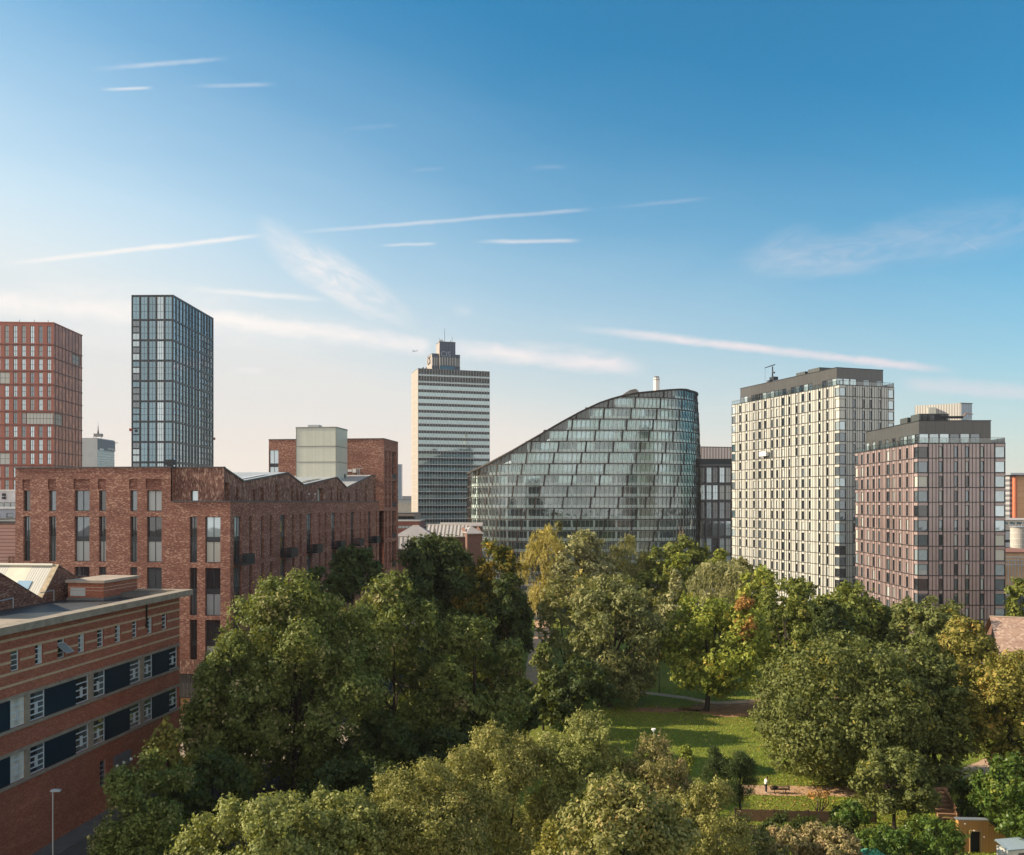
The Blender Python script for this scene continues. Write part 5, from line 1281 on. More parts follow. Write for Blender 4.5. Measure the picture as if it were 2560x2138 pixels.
# ================================================================ TREES
LM = dict(
    syc=leafmat('sycamore_leaf', (0.060, 0.088, 0.018), (0.220, 0.242, 0.068), (0.440, 0.350, 0.170), .2),
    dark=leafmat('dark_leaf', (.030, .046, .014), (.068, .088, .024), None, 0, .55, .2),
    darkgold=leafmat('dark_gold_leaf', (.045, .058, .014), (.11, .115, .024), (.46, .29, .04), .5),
    olive=leafmat('olive_leaf', (0.130, 0.135, 0.032), (0.378, 0.341, 0.111), (0.400, 0.300, 0.120), .22),
    olive2=leafmat('pale_olive_leaf', (0.115, 0.135, 0.032), (0.340, 0.341, 0.111), (0.420, 0.370, 0.130), .2),
    russet=leafmat('russet_olive_leaf', (0.130, 0.120, 0.036), (0.353, 0.298, 0.121), (0.420, 0.270, 0.150), .4),
    cream=leafmat('cream_olive_leaf', (.105, .12, .032), (.34, .315, .115), (.48, .33, .13), .28),
    silver=leafmat('silver_green_leaf', (0.170, 0.170, 0.065), (0.416, 0.384, 0.185), None, 0, .6, .25),
    cent=leafmat('muted_green_leaf', (0.085, 0.100, 0.028), (0.302, 0.298, 0.128), (0.380, 0.310, 0.120), .18),
    willow=leafmat('golden_willow_leaf', (.36, .29, .07), (.58, .46, .15), None, 0, .6, .35),
    grey=leafmat('grey_green_leaf', (0.106, 0.112, 0.034), (0.331, 0.303, 0.111), (0.355, 0.264, 0.081), .15),
    mid=leafmat('mid_green_leaf', (0.064, 0.095, 0.018), (0.233, 0.246, 0.053), (0.341, 0.251, 0.046), .12),
    bright=leafmat('bright_green_leaf', (0.106, 0.152, 0.021), (0.358, 0.368, 0.065), (0.483, 0.356, 0.057), .2),
    gold=leafmat('gold_green_leaf', (0.105, 0.112, 0.021), (0.353, 0.298, 0.074), (0.420, 0.250, 0.058), .25),
    oak=leafmat('oak_leaf', (.060, .076, .020), (.205, .22, .070), (.38, .28, .04), .05, .6),
    orange=leafmat('orange_leaf', (.34, .16, .05), (.50, .28, .09)),
    pine=leafmat('pine_needle', (.030, .050, .016), (.075, .10, .030), None, 0, .5, .1),
    laurel=leafmat('laurel_leaf', (.045, .085, .017), (.12, .18, .034), (.24, .25, .05), .3, .3),
    reed=leafmat('dry_reed', (0.185, 0.158, 0.063), (0.426, 0.330, 0.161), (0.454, 0.264, 0.138), .35))
M_bark = mat('dark_bark', (.050, .038, .028), .95, .1, 0, .4, 3, bump=.5)
M_bark2 = mat('grey_bark', (.13, .105, .08), .95, .1, 0, .4, 3, bump=.5)
def unit(a): return a/np.maximum(np.linalg.norm(a, axis=1, keepdims=True), 1e-9)
def leaf_mesh(name, pos, nor, size, wr, m, rg, tri=False, axis=None):
    n = len(pos); r = rg.normal(size=(n, 3)) if axis is None else axis
    t = unit(r-nor*np.sum(r*nor, 1, keepdims=True)); b = np.cross(nor, t)
    L = (size*rg.uniform(.5, 1.45, n))[:, None]; Wd = L*wr
    if tri: V = np.stack([pos-t*L*.45-b*Wd*.55, pos-t*L*.45+b*Wd*.55, pos+t*L*.6], 1); k = 3
    else: V = np.stack([pos-t*L*.5, pos+b*Wd*.5+nor*L*.08, pos+t*L*.5-nor*L*.06, pos-b*Wd*.5+nor*L*.08], 1); k = 4
    me = bpy.data.meshes.new(name); me.vertices.add(n*k); me.vertices.foreach_set('co', V.reshape(-1).astype(np.float32))
    me.loops.add(n*k); me.loops.foreach_set('vertex_index', np.arange(n*k, dtype=np.int32))
    me.polygons.add(n); me.polygons.foreach_set('loop_start', np.arange(0, n*k, k, dtype=np.int32)); me.polygons.foreach_set('loop_total', np.full(n, k, dtype=np.int32))
    me.update(calc_edges=True); me.materials.append(m); return me
LEAFTOTAL = 0
def tree(label, px, hw, ytop, ybot, d, mkey, kind='round', leaf=None, base=None, seed=0, cover=1.0, nl=None, stem=True, cat='tree', name=None, lobes=None, depthk=1.0, bark=None, tint=None):
    """crown traced by its centre column, half width, top and bottom; planted at distance d"""
    global LEAFTOTAL
    rg = np.random.default_rng(seed*7919+int(px)*13+int(d)); rr = random.Random(seed+int(px))
    X0, Y0 = XD(px, d); Rr = hw*d/FP; z1 = ZD(ytop, d); z0 = max(ZD(ybot, d), .25)
    bx, by = (X0, Y0) if base is None else G(*base)
    name = name or {'round': 'broadleaf_tree', 'willow': 'weeping_willow', 'cone': 'conical_tree', 'shrub': 'shrub', 'vase': 'multi_stemmed_tree', 'pine': 'young_pine', 'column': 'columnar_tree'}[kind]
    o = thing(name, label, cat, (bx, by, 0))
    H = (z1-z0)/2; c = np.array([X0-bx, Y0-by, z0+H]); Rd = Rr*depthk
    leaf = max(.15, (leaf or .0050*d)*.72)
    K = lobes or (34 if Rr > 6 else 26)
    C = []; rad = []
    i = 0
    while len(C) < K:
        u = (i*.61803398875) % 1; v = 1-2*((i+.5)/(K*1.25)) % 2; i += 1
        if i > K*6: break
        zz = rr.uniform(-.95, 1) if kind != 'vase' else rr.uniform(-.7, 1)
        ph = 2*math.pi*((i*.61803398875) % 1)+rr.uniform(-.4, .4)
        if kind == 'cone': w_ = max(.12, (1-(zz+1)/2)**.8); fill = .72
        elif kind == 'column': w_ = .8 if zz < .4 else .8*(1-(zz-.4)/.75); fill = .6
        elif kind == 'vase': w_ = .35+.65*math.sqrt(max(0, 1-(zz-.25)**2/1.7)); fill = .78
        elif kind == 'shrub': w_ = math.sqrt(max(.05, 1-max(zz, -.2)**2)) if zz > -.2 else 1; fill = .74
        else: w_ = math.sqrt(max(.02, 1-abs(zz)**2.3)); fill = .74
        rfac = rr.uniform(.75, 1.0) if rr.random() < .8 else rr.uniform(.1, .6)
        lr = rr.uniform(.25, .40) if kind not in ('cone', 'column') else rr.uniform(.35, .5)*max(w_, .5)
        C.append(c+np.array([math.cos(ph)*w_*Rr*fill*rfac, math.sin(ph)*w_*Rd*fill*rfac, zz*H*.82])); rad.append(lr*min(Rr, H*1.25)*(1.0 if zz < .6 else .8))
    # one lobe always carries the top, two carry the flanks
    C += [c+np.array([rr.uniform(-.15, .15)*Rr, 0, H*.80]), c+np.array([-Rr*.72, 0, -H*.1]), c+np.array([Rr*.72, 0, -H*.12])]; rad += [.24*min(Rr, H), .28*min(Rr, H*1.2), .28*min(Rr, H*1.2)]
    C = np.array(C); rad = np.array(rad); C[:, 2] = np.maximum(C[:, 2], rad*.6+.1)
    if kind not in ('willow', 'pine'):
        m_ = 7; o_ = unit(C-c+rg.normal(size=C.shape)*.1); d_ = unit(np.repeat(o_, m_, 0)*.75+rg.normal(size=(len(C)*m_, 3))+np.array([0, 0, .25]))
        rs_ = np.repeat(rad, m_)*rg.uniform(.24, .52, len(C)*m_); Cs = np.repeat(C, m_, 0)+d_*(np.repeat(rad, m_)*rg.uniform(.55, 1.02, len(C)*m_))[:, None]
        C0, rad0 = C, rad; C = np.concatenate([C, Cs]); rad = np.concatenate([rad*.66, rs_])
    area = 4*math.pi*((Rr*Rd*H)**(2/3))*1.35
    la = .5*leaf*leaf*.62
    n = nl or int(min(95000 if d < 100 else 60000, max(2500, cover*1.15*area/la)))
    per = 13; nt = int(n/per*1.9)
    idx = rg.choice(len(C), nt, p=rad**2/np.sum(rad**2))
    out = unit(C[idx]-c+rg.normal(size=(nt, 3))*.01*Rr); dr = unit(rg.normal(size=(nt, 3))+out*.55+np.array([0, 0, .25]))
    P = C[idx]+dr*(rad[idx]*rg.uniform(.72, 1.10, nt))[:, None]
    spr = rg.random(nt) < .05; P[spr] += dr[spr]*(rg.uniform(.1, .35, spr.sum())*rad[idx[spr]])[:, None]
    dist = np.linalg.norm(P[:, None, :]-C[None], axis=2)/rad[None]; dist[np.arange(nt), idx] = 9
    keep = dist.min(1) > .80; P = P[keep]; dr = dr[keep]; P = P[:max(10, int(n/per))]; dr = dr[:len(P)]
    sg = max(.15, .022*Rr+leaf*.42)
    if kind == 'willow' or kind == 'weep':
        m_ = per; L = rg.uniform(1.0, 3.4, len(P)); t = rg.uniform(0, 1, (len(P), m_))
        pos = P[:, None, :]+rg.normal(size=(len(P), m_, 3))*np.array([.16, .16, .1]); pos[:, :, 2] -= t*L[:, None]
        pos = pos.reshape(-1, 3); nor = unit(np.repeat(dr, m_, 0)*np.array([1, 1, .2])+rg.normal(size=(len(pos), 3))*.45); ax = rg.normal(size=(len(pos), 3))*.25+np.array([0, 0, -1.])
    elif kind == 'pine':
        pos = (P[:, None, :]+rg.normal(size=(len(P), per, 3))*sg*.8).reshape(-1, 3); nor = unit(rg.normal(size=(len(pos), 3))); ax = np.repeat(dr, per, 0)+rg.normal(size=(len(pos), 3))*.4+np.array([0, 0, .5])
    else:
        pos = (P[:, None, :]+rg.normal(size=(len(P), per, 3))*sg*np.array([1, 1, .8])).reshape(-1, 3)
        nor = unit(np.repeat(dr, per, 0)*.75+(pos-np.repeat(P, per, 0))/sg*.42+rg.normal(size=(len(pos), 3))*.42+np.array([0, 0, .22])); ax = None
        if kind == 'shrub': ax = rg.normal(size=(len(pos), 3))*.7+np.array([0, 0, .9])
    if kind in ('round', 'shrub', 'cone', 'column') and d < 170:     # young shoots standing out of the crown
        q_ = np.where(dr[:, 2] > .15)[0]; q_ = q_[rg.random(len(q_)) < (.30 if kind == 'shrub' else .16)]; ns = 11
        ds = unit(dr[q_]*.55+np.array([0, 0, .9])+rg.normal(size=(len(q_), 3))*.25); Ls = rg.uniform(.35, 1.0, len(q_))*(.4+.085*Rr)
        ps = P[q_][:, None, :]+ds[:, None, :]*(rg.uniform(0, 1, (len(q_), ns))*Ls[:, None])[:, :, None]+rg.normal(size=(len(q_), ns, 3))*.09*(1+.05*Rr)
        ps = ps.reshape(-1, 3); nn_ = unit(np.repeat(ds, ns, 0)*.5+rg.normal(size=(len(ps), 3))*.8+np.repeat(dr[q_], ns, 0)*.5)
        pos = np.concatenate([pos, ps]); nor = np.concatenate([nor, nn_])
        if ax is not None: ax = np.concatenate([ax, rg.normal(size=(len(ps), 3))*.6+np.repeat(ds, ns, 0)])
    # oversized leaves added inside the lobes, fill the crown and block light
    ni = int(len(pos)*.10); ii = rg.choice(len(C), ni, p=rad**3/np.sum(rad**3)); pin = C[ii]+unit(rg.normal(size=(ni, 3)))*(rad[ii]*rg.uniform(0, .7, ni))[:, None]
    sz = np.full(len(pos), leaf*(.8 if kind in ('pine', 'willow') else 1.)); pos = np.concatenate([pos, pin]); nor = np.concatenate([nor, unit(rg.normal(size=(ni, 3)))]); sz = np.concatenate([sz, np.full(ni, leaf*2.1)])
    if ax is not None: ax = np.concatenate([ax, rg.normal(size=(ni, 3))])
    zl_, zh_ = np.percentile(pos[:, 2], [.4, 99.75]); pos[:, 2] = z0+(pos[:, 2]-zl_)*(z1-z0)/(zh_-zl_)      # keep the measured outline
    xl_, xh_ = np.percentile(pos[:, 0], [.4, 99.6]); pos[:, 0] = c[0]+(pos[:, 0]-(xl_+xh_)/2)*2*Rr/(xh_-xl_)
    ok = pos[:, 2] > .05; pos, nor, sz = pos[ok], nor[ok], sz[ok]; ax = ax[ok] if ax is not None else None
    wr = {'pine': .16, 'willow': .3, 'shrub': .5}.get(kind, .66)
    me = leaf_mesh('crown', pos, nor, sz, wr, LM[mkey], rg, tri=d > 95, axis=ax); LEAFTOTAL += len(pos)
    cr = bpy.data.objects.new('crown', me); COL.objects.link(cr); cr.parent = o
    if stem:
        b = MB(); W0 = (bx, by, 0); tr = max(.12, min(.5, Rr*.045)); bk = bark or M_bark
        V = lambda p: (bx+p[0], by+p[1], p[2])
        if kind == 'vase' or kind == 'shrub':
            for j in range(9 if kind == 'vase' else 5):
                t = C[rr.randrange(len(C))]; mid = (t[0]*.55+rr.uniform(-.4, .4), t[1]*.55, t[2]*.5); b.tube(V((rr.uniform(-.3, .3), rr.uniform(-.3, .3), 0)), V(mid), tr*.5, tr*.32, 6); b.tube(V(mid), V(t), tr*.32, tr*.1, 5)
        else:
            fork = np.array([c[0]*.35, c[1]*.35, max(1.2, z0+(z1-z0)*.18)]); b.tube(W0, V((fork[0]*.3, fork[1]*.3, .5)), tr*1.5, tr*1.05, 10); b.tube(V((fork[0]*.3, fork[1]*.3, .5)), V(fork), tr*1.05, tr*.85, 10)
            tp = c+np.array([0, 0, H*.55]); b.tube(V(fork), V(tp), tr*.7, tr*.15, 7)
            for j in range(12 if Rr > 4 else 6):
                t = C[rr.randrange(K)]; k_ = rr.uniform(0, .5); s0 = fork*(1-k_)+tp*k_; mid = s0*.5+t*.5+np.array([0, 0, -.06*Rr]); b.tube(V(s0), V(mid), tr*.45, tr*.28, 6); b.tube(V(mid), V(t), tr*.28, tr*.08, 5)
        b.build('trunk', bk, o)
    return o
TREES = [
 # label, px, half width, top, bottom, distance, leaf, kind, extra
 ('largest sycamore in front of the brick apartments, sunlit on its left', 735, 225, 1440, 1990, 90, 'syc', 'round', dict(lobes=52, base=(740, 1995))),
 ('lower rounded tree at the left foot of the largest sycamore', 580, 122, 1585, 1960, 85, 'syc', 'round', dict(lobes=34)),
 ('tall lumpy sycamore directly right of the largest one', 985, 140, 1436, 1930, 101, 'syc', 'round', dict(lobes=40)),
 ('sycamore with pale top beside the dark slim trees, right end of the sycamore row', 1185, 132, 1540, 1900, 100, 'syc', 'round', dict(lobes=38)),
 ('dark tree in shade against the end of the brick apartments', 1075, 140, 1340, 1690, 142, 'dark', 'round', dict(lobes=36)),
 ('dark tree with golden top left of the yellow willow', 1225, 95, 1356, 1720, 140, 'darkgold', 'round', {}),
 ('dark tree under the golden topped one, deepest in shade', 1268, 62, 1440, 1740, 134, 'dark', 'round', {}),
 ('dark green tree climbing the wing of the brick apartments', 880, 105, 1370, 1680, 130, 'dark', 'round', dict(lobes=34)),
 ('dark pointed tree top nearest the balconies', 800, 62, 1420, 1680, 122, 'dark', 'round', {}),
 ('sunlit pale small tree in front of the ribbed roof house', 1130, 50, 1348, 1480, 165, 'grey', 'round', {}),
 ('slim dark tree with a cream sunlit tip in the middle', 1358, 56, 1612, 1810, 115, 'syc', 'column', {}),
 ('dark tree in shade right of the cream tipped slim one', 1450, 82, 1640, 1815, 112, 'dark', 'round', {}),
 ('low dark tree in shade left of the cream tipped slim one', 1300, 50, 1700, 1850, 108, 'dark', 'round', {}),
 # back row
 ('golden willow at the left foot of the curved glass office', 1358, 62, 1316, 1540, 217, 'willow', 'willow', dict(leaf=1.0, cover=1.4)),
 ('broad grey green tree right of the golden willow', 1462, 92, 1328, 1540, 214, 'silver', 'round', dict(lobes=40)),
 ('thin pointed tree poking up between willow and grey green tree', 1398, 17, 1306, 1480, 223, 'grey', 'column', {}),
 ('drooping grey green tree right in front of the middle of the curved office', 1570, 62, 1340, 1530, 218, 'grey', 'willow', dict(leaf=.9, cover=1.2)),
 ('round mid green tree before the right part of the curved office', 1648, 56, 1370, 1530, 213, 'mid', 'round', {}),
 ('dark green tall tree at the right foot of the curved office', 1715, 58, 1342, 1500, 223, 'mid', 'round', {}),
 ('bright green small tree under the dark green one at the office corner', 1698, 46, 1385, 1510, 210, 'bright', 'round', {}),
 ('large weeping willow left of the cream tower', 1800, 80, 1404, 1545, 182, 'silver', 'willow', dict(leaf=.9, cover=1.3)),
 ('small pale tree in front of the dark grid office', 1795, 30, 1374, 1470, 215, 'bright', 'round', {}),
 ('pale green tree touching the corner of the cream tower', 1856, 52, 1396, 1530, 195, 'grey', 'round', {}),
 ('rounded light green tree in front of the cream tower foot', 1890, 48, 1415, 1560, 172, 'bright', 'round', {}),
 ('pale conical tree in the centre of the park', 1698, 50, 1424, 1600, 150, 'silver', 'cone', dict(name='conical_tree')),
 ('yellow green tree top left of the conical tree', 1455, 40, 1432, 1580, 170, 'gold', 'round', {}),
 ('open multi stemmed tree by the left path', 1432, 92, 1440, 1650, 155, 'grey', 'vase', dict(cover=.38, base=(1418, 1672))),
 ('low olive tree between the open tree and the conical one', 1625, 58, 1478, 1620, 165, 'grey', 'round', {}),
 ('low spreading dark conifer behind the central sycamore', 1600, 60, 1530, 1640, 150, 'dark', 'round', {}),
 ('central tree with pale leaves and dark trunk beside the shaded lawn', 1543, 112, 1440, 1745, 127, 'cent', 'round', dict(base=(1524, 1768), lobes=40, cover=.9)),
 ('maple with spreading limbs standing on bare earth', 1790, 140, 1494, 1738, 126, 'bright', 'round', dict(base=(1765, 1778), lobes=44, cover=.8)),
 ('small orange autumn tree behind the maple', 1864, 27, 1492, 1600, 121, 'orange', 'round', dict(cover=.45, stem=False, leaf=.5)),
 ('green tree right of the orange autumn tree', 1965, 82, 1455, 1710, 140, 'mid', 'round', dict(lobes=34)),
 ('tree top in front of the cream tower base, centre', 1995, 56, 1446, 1600, 165, 'mid', 'round', {}),
 ('wide green tree below the pink tower corner', 2135, 110, 1460, 1660, 146, 'mid', 'round', dict(lobes=40)),
 ('rounded grey green tree in front of the pink tower', 2325, 100, 1494, 1650, 138, 'oak', 'round', dict(lobes=36)),
 ('golden green tree left of the brown tiled roof', 2408, 92, 1545, 1760, 113, 'gold', 'round', dict(lobes=36)),
 ('narrow dark tree between the big oak and the golden tree', 2070, 60, 1500, 1720, 132, 'dark', 'round', {}),
 ('large oak right of the lawn, its boughs hanging over the path', 2110, 208, 1585, 1985, 92, 'oak', 'round', dict(base=(2141, 1942), lobes=56)),
 ('right half neighbour of the large oak, with darker leaves', 2300, 118, 1600, 1960, 93, 'oak', 'round', dict(base=(2355, 1955), lobes=40)),
 ('low hanging tree in shade under the large oak', 2235, 95, 1870, 2040, 80, 'oak', 'round', {}),
 ('rust and green tree cut by the right edge', 2525, 120, 1630, 1925, 90, 'gold', 'round', dict(lobes=40)),
 ('dark bushy tree in the lower right corner', 2545, 92, 1890, 2105, 73, 'laurel', 'round', dict(lobes=30)),
 ('shaded tree behind the timber shelter', 2455, 60, 1930, 2080, 80, 'dark', 'round', {}),
 ('round tree at the right edge beyond the brown tiled roof', 2550, 34, 1446, 1570, 170, 'mid', 'round', {}),
 # foreground
 ('leafy pale olive treetop at the bottom left of the middle', 640, 215, 1992, 2300, 52, 'olive2', 'round', dict(lobes=44, leaf=.30)),
 ('second pale olive treetop just right of the first at the bottom edge', 850, 150, 1985, 2300, 55, 'olive2', 'round', dict(lobes=34, leaf=.28)),
 ('golden olive willow crown at the bottom centre', 1060, 175, 1905, 2300, 58, 'olive', 'shrub', dict(lobes=44, leaf=.27, name='willow_thicket')),
 ('golden olive crown rising behind the bottom centre one', 1235, 165, 1822, 2250, 64, 'olive', 'shrub', dict(lobes=44, leaf=.28, name='willow_thicket')),
 ('highest olive crown of the foreground, beside the dark shade', 1465, 150, 1786, 2200, 66, 'olive2', 'shrub', dict(lobes=44, leaf=.28, name='willow_thicket')),
 ('russet tinted crown right of the highest olive one', 1640, 130, 1845, 2200, 64, 'russet', 'shrub', dict(lobes=40, leaf=.26, name='willow_thicket')),
 ('large leaved pale treetop nearest the camera at the bottom', 1560, 170, 1945, 2350, 46, 'cream', 'round', dict(lobes=44, leaf=.30)),
 ('olive crown left of the small pines', 1775, 100, 1950, 2250, 60, 'olive', 'shrub', dict(lobes=34, leaf=.25, name='willow_thicket')),
 ('yellowing bush in the bottom centre between two crowns', 1375, 70, 2050, 2300, 50, 'gold', 'round', dict(leaf=.25, cover=.7)),
 ('dark green tree against the works wall, lower left', 370, 140, 1880, 2300, 62, 'syc', 'round', dict(lobes=40)),
 ('shaded dark tree right of the one against the works wall', 520, 115, 1885, 2200, 68, 'dark', 'round', dict(lobes=34)),
 ('thin sapling with yellowing leaves at the works corner', 420, 62, 1795, 1990, 74, 'gold', 'column', dict(cover=.35)),
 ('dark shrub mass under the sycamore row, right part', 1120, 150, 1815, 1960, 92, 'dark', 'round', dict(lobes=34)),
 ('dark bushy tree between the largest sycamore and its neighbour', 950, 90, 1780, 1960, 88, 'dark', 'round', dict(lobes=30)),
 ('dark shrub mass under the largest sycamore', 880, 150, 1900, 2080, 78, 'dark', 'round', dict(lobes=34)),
 ('small pine left of the pair by the lawn', 1790, 36, 1864, 1990, 80, 'pine', 'pine', dict(cover=5, leaf=.42)),
 ('small pine right of the pair by the lawn', 1850, 44, 1880, 2010, 79, 'pine', 'pine', dict(cover=5, leaf=.42)),
 ('short broadleaf sapling standing before the lawn shadow', 1716, 18, 1862, 1930, 84, 'bright', 'round', dict(leaf=.3)),
 ('orange autumn branchlets of a young tree by the bench path', 2046, 30, 1966, 1998, 84, 'orange', 'vase', dict(nl=190, stem=True, leaf=.34, lobes=6)),
 ('sunlit green bush at the end of the brown fence', 2130, 48, 2000, 2075, 77, 'laurel', 'shrub', dict(cat='bush')),
 ('bright laurel bush beside the green gazebo', 2205, 62, 2062, 2150, 70, 'laurel', 'shrub', dict(cat='bush')),
 ('deep green laurel bush next to the timber shelter', 2330, 80, 2046, 2145, 71, 'laurel', 'shrub', dict(cat='bush')),
 ('dry reed clump at the bottom right, left part', 1960, 62, 2066, 2150, 68, 'reed', 'shrub', dict(cat='bush', name='reed_clump')),
 ('dry reed clump at the bottom right, near the gazebo', 2090, 62, 2072, 2150, 68, 'reed', 'shrub', dict(cat='bush', name='reed_clump')),
 ('dry reed clump between the other two and the fence', 2030, 50, 2058, 2130, 71, 'reed', 'shrub', dict(cat='bush', name='reed_clump')),
 ('low green weeds beside the reeds at the bottom edge', 1900, 70, 2085, 2180, 64, 'grey', 'shrub', dict(cat='bush')),
 ('dark bush filling the shade under the brown fence', 2010, 110, 2048, 2090, 74, 'dark', 'shrub', dict(cat='bush')),
]
for i, (lb, px, hw, yt_, yb_, d_, mk, kd, ex) in enumerate(TREES):
    ex = dict(ex); tree(lb, px, hw, yt_, yb_, d_, mk, kd, seed=i, **ex)


# ================================================================ PARK THINGS
def bench():
    x, y = G(1951, 1985); fr = Frame((x-.95, y), (1, -.02))
    r = thing('park_bench', 'black slatted metal bench on the buff path facing away', 'bench', (x, y, 0))
    S = MB()
    for k in range(5): S.box(fr, 0, 1.9, .42, .45, -.02-k*.095, .05-k*.095)
    S.build('seat', M_blackfr, r)
    b = MB(); b.box(fr, 0, 1.9, .80, .84, .05, .10); b.box(fr, 0, 1.9, .46, .50, .05, .10)
    for k in range(24): b.box(fr, .02+k*.08, .05+k*.08, .5, .8, .065, .085)
    b.box(fr, 0, .05, .42, .84, .055, .11); b.box(fr, 1.85, 1.9, .42, .84, .055, .11); b.build('backrest', M_blackfr, r)
    for u in (.35, 1.5):
        b = MB(); b.box(fr, u, u+.06, 0, .42, -.2, -.12); b.box(fr, u, u+.06, .02, .06, -.4, .12); b.build('leg', M_blackfr, r)
    for u in (0., 1.85):
        b = MB(); b.box(fr, u, u+.05, .62, .66, -.42, .05); b.box(fr, u, u+.05, .42, .62, -.42, -.37); b.build('armrest', M_blackfr, r)
    # bag on the seat
    g = thing('bag', 'soft black bag lying on the left end of the bench seat', 'bag', fr.pt(.5, -.2, .455))
    bm = MB(); c = fr.pt(.5, -.2, .62)
    for i in range(6):
        t0, t1 = i*math.pi/6, (i+1)*math.pi/6
        for j in range(12):
            p0, p1 = j*math.pi/6, (j+1)*math.pi/6; f = lambda t, p: (c[0]+math.sin(t)*math.cos(p)*(.32+.04*math.sin(3*p)), c[1]+math.sin(t)*math.sin(p)*.17, c[2]+math.cos(t)*.165*(1-.25*math.cos(p)))
            bm.face([f(t0, p0), f(t1, p0), f(t1, p1), f(t0, p1)])
    bm.build('bag_body', mat('black_fabric', (.012, .012, .014), .9), g, smooth=True)
    bm = MB()
    for i in range(8): a, b2 = i*math.pi/8, (i+1)*math.pi/8; bm.tube((c[0]-.12*math.cos(a), c[1], c[2]+.12+.12*math.sin(a)), (c[0]-.12*math.cos(b2), c[1], c[2]+.12+.12*math.sin(b2)), .014)
    bm.build('strap', mat('black_strap', (.02, .02, .02)), g)
bench()
def skin(name, pts, edges, rads, m, parent, sub=2):
    me = bpy.data.meshes.new(name); me.from_pydata(pts, edges, []); o = bpy.data.objects.new(name, me); COL.objects.link(o); o.parent = parent
    md = o.modifiers.new('skin', 'SKIN'); md.use_smooth_shade = True
    for i, r_ in enumerate(rads): me.skin_vertices[0].data[i].radius = (r_, r_) if not hasattr(r_, '__len__') else r_
    me.skin_vertices[0].data[0].use_root = True
    s_ = o.modifiers.new('subdivision', 'SUBSURF'); s_.levels = sub; s_.render_levels = sub
    me.materials.append(m); return o
def person():
    x, y = G(1917, 1984); x -= .03; y += .22
    r = thing('person', 'person in white shirt and black trousers standing beside the bench, head bent', 'person', (x, y, 0)); r.rotation_euler = (0, 0, 0)
    M_skin_ = mat('skin', (.36, .20, .14), .6); M_sh = mat('white_cotton', (.78, .76, .73), .85, .2, 0, .05, 6); M_tr = mat('black_cotton', (.018, .018, .022), .9); M_hair = mat('dark_hair', (.02, .014, .01), .7); M_shoe = mat('white_shoe', (.6, .58, .55), .6)
    # facing +x, head bent forward; continuous body
    P = [(0, 0, .90), (0, 0, 1.08), (.0, 0, 1.25), (.02, 0, 1.38), (.05, 0, 1.45), (.09, 0, 1.55),
         (0, .09, .86), (.02, .10, .48), (-.01, .10, .09), (.10, .11, .04),
         (0, -.09, .86), (.03, -.10, .48), (.02, -.10, .09), (.13, -.11, .04),
         (.01, .17, 1.36), (.03, .22, 1.10), (.24, .13, 1.06), (.33, .09, 1.10),
         (.01, -.17, 1.36), (.03, -.22, 1.10), (.24, -.13, 1.06), (.33, -.09, 1.10)]
    E = [(0, 1), (1, 2), (2, 3), (3, 4), (4, 5), (0, 6), (6, 7), (7, 8), (8, 9), (0, 10), (10, 11), (11, 12), (12, 13), (3, 14), (14, 15), (15, 16), (16, 17), (3, 18), (18, 19), (19, 20), (20, 21)]
    Rd = [.13, .12, .135, .10, .05, .05, .085, .058, .038, .03, .085, .058, .038, .03, .05, .042, .032, .028, .05, .042, .032, .028]
    # five fingers on each hand, curled round the telephone
    for s_, hnd in ((1, 17), (-1, 21)):
        for j in range(4):
            z = 1.075+j*.018; i = len(P); L = (.062, .072, .068, .055)[j]
            P += [(.345, s_*.075, z), (.345+L*.5, s_*.055, z), (.345+L*.7, s_*.025, z-.004)]; E += [(hnd, i), (i, i+1), (i+1, i+2)]; Rd += [.010, .009, .008]
        i = len(P); P += [(.325, s_*.075, 1.135), (.35, s_*.05, 1.155)]; E += [(hnd, i), (i, i+1)]; Rd += [.011, .009]
    body = skin('body', P, E, Rd, M_skin_, r, 1)
    # head with face
    bm = MB(); c = Vector((.115, 0, 1.585)); ax = Euler((0, R(32), 0)).to_matrix()
    def hp(t, p):
        v = Vector((math.sin(t)*math.cos(p)*.098, math.sin(t)*math.sin(p)*.078, math.cos(t)*.122))
        if v.z < -.03 and v.x < 0: v.x *= .75
        if abs(p) < .35 and 1.45 < t < 1.95: v.x += .022*(1-abs(p)/.35)
        if abs(p) < .5 and 2.1 < t < 2.3: v.x += .006
        if .2 < abs(p) < .55 and 1.3 < t < 1.55: v.x -= .008
        q = c+ax@v; return (x+q.x, y+q.y, q.z)
    nT, nP = 14, 20
    for i in range(nT):
        for j in range(nP):
            t0, t1 = i*math.pi/nT, (i+1)*math.pi/nT; p0, p1 = -math.pi+j*2*math.pi/nP, -math.pi+(j+1)*2*math.pi/nP
            bm.face([hp(t0, p0), hp(t1, p0), hp(t1, p1), hp(t0, p1)], 0)
    bm.build('head', M_skin_, r, smooth=True)
    bm = MB()
    for i in range(8):
        for j in range(20):
            t0, t1 = i*.24, (i+1)*.24; p0, p1 = -math.pi+j*2*math.pi/20, -math.pi+(j+1)*2*math.pi/20
            if t1 > 1.0 and abs((p0+p1)/2) < .85: continue
            f = lambda t, p: (lambda v: (x+v.x, y+v.y, v.z))(c+ax@Vector((math.sin(t)*math.cos(p)*.108, math.sin(t)*math.sin(p)*.088, math.cos(t)*.134)))
            bm.face([f(t0, p0), f(t1, p0), f(t1, p1), f(t0, p1)])
    bm.build('hair', M_hair, r, smooth=True)
    bm = MB()
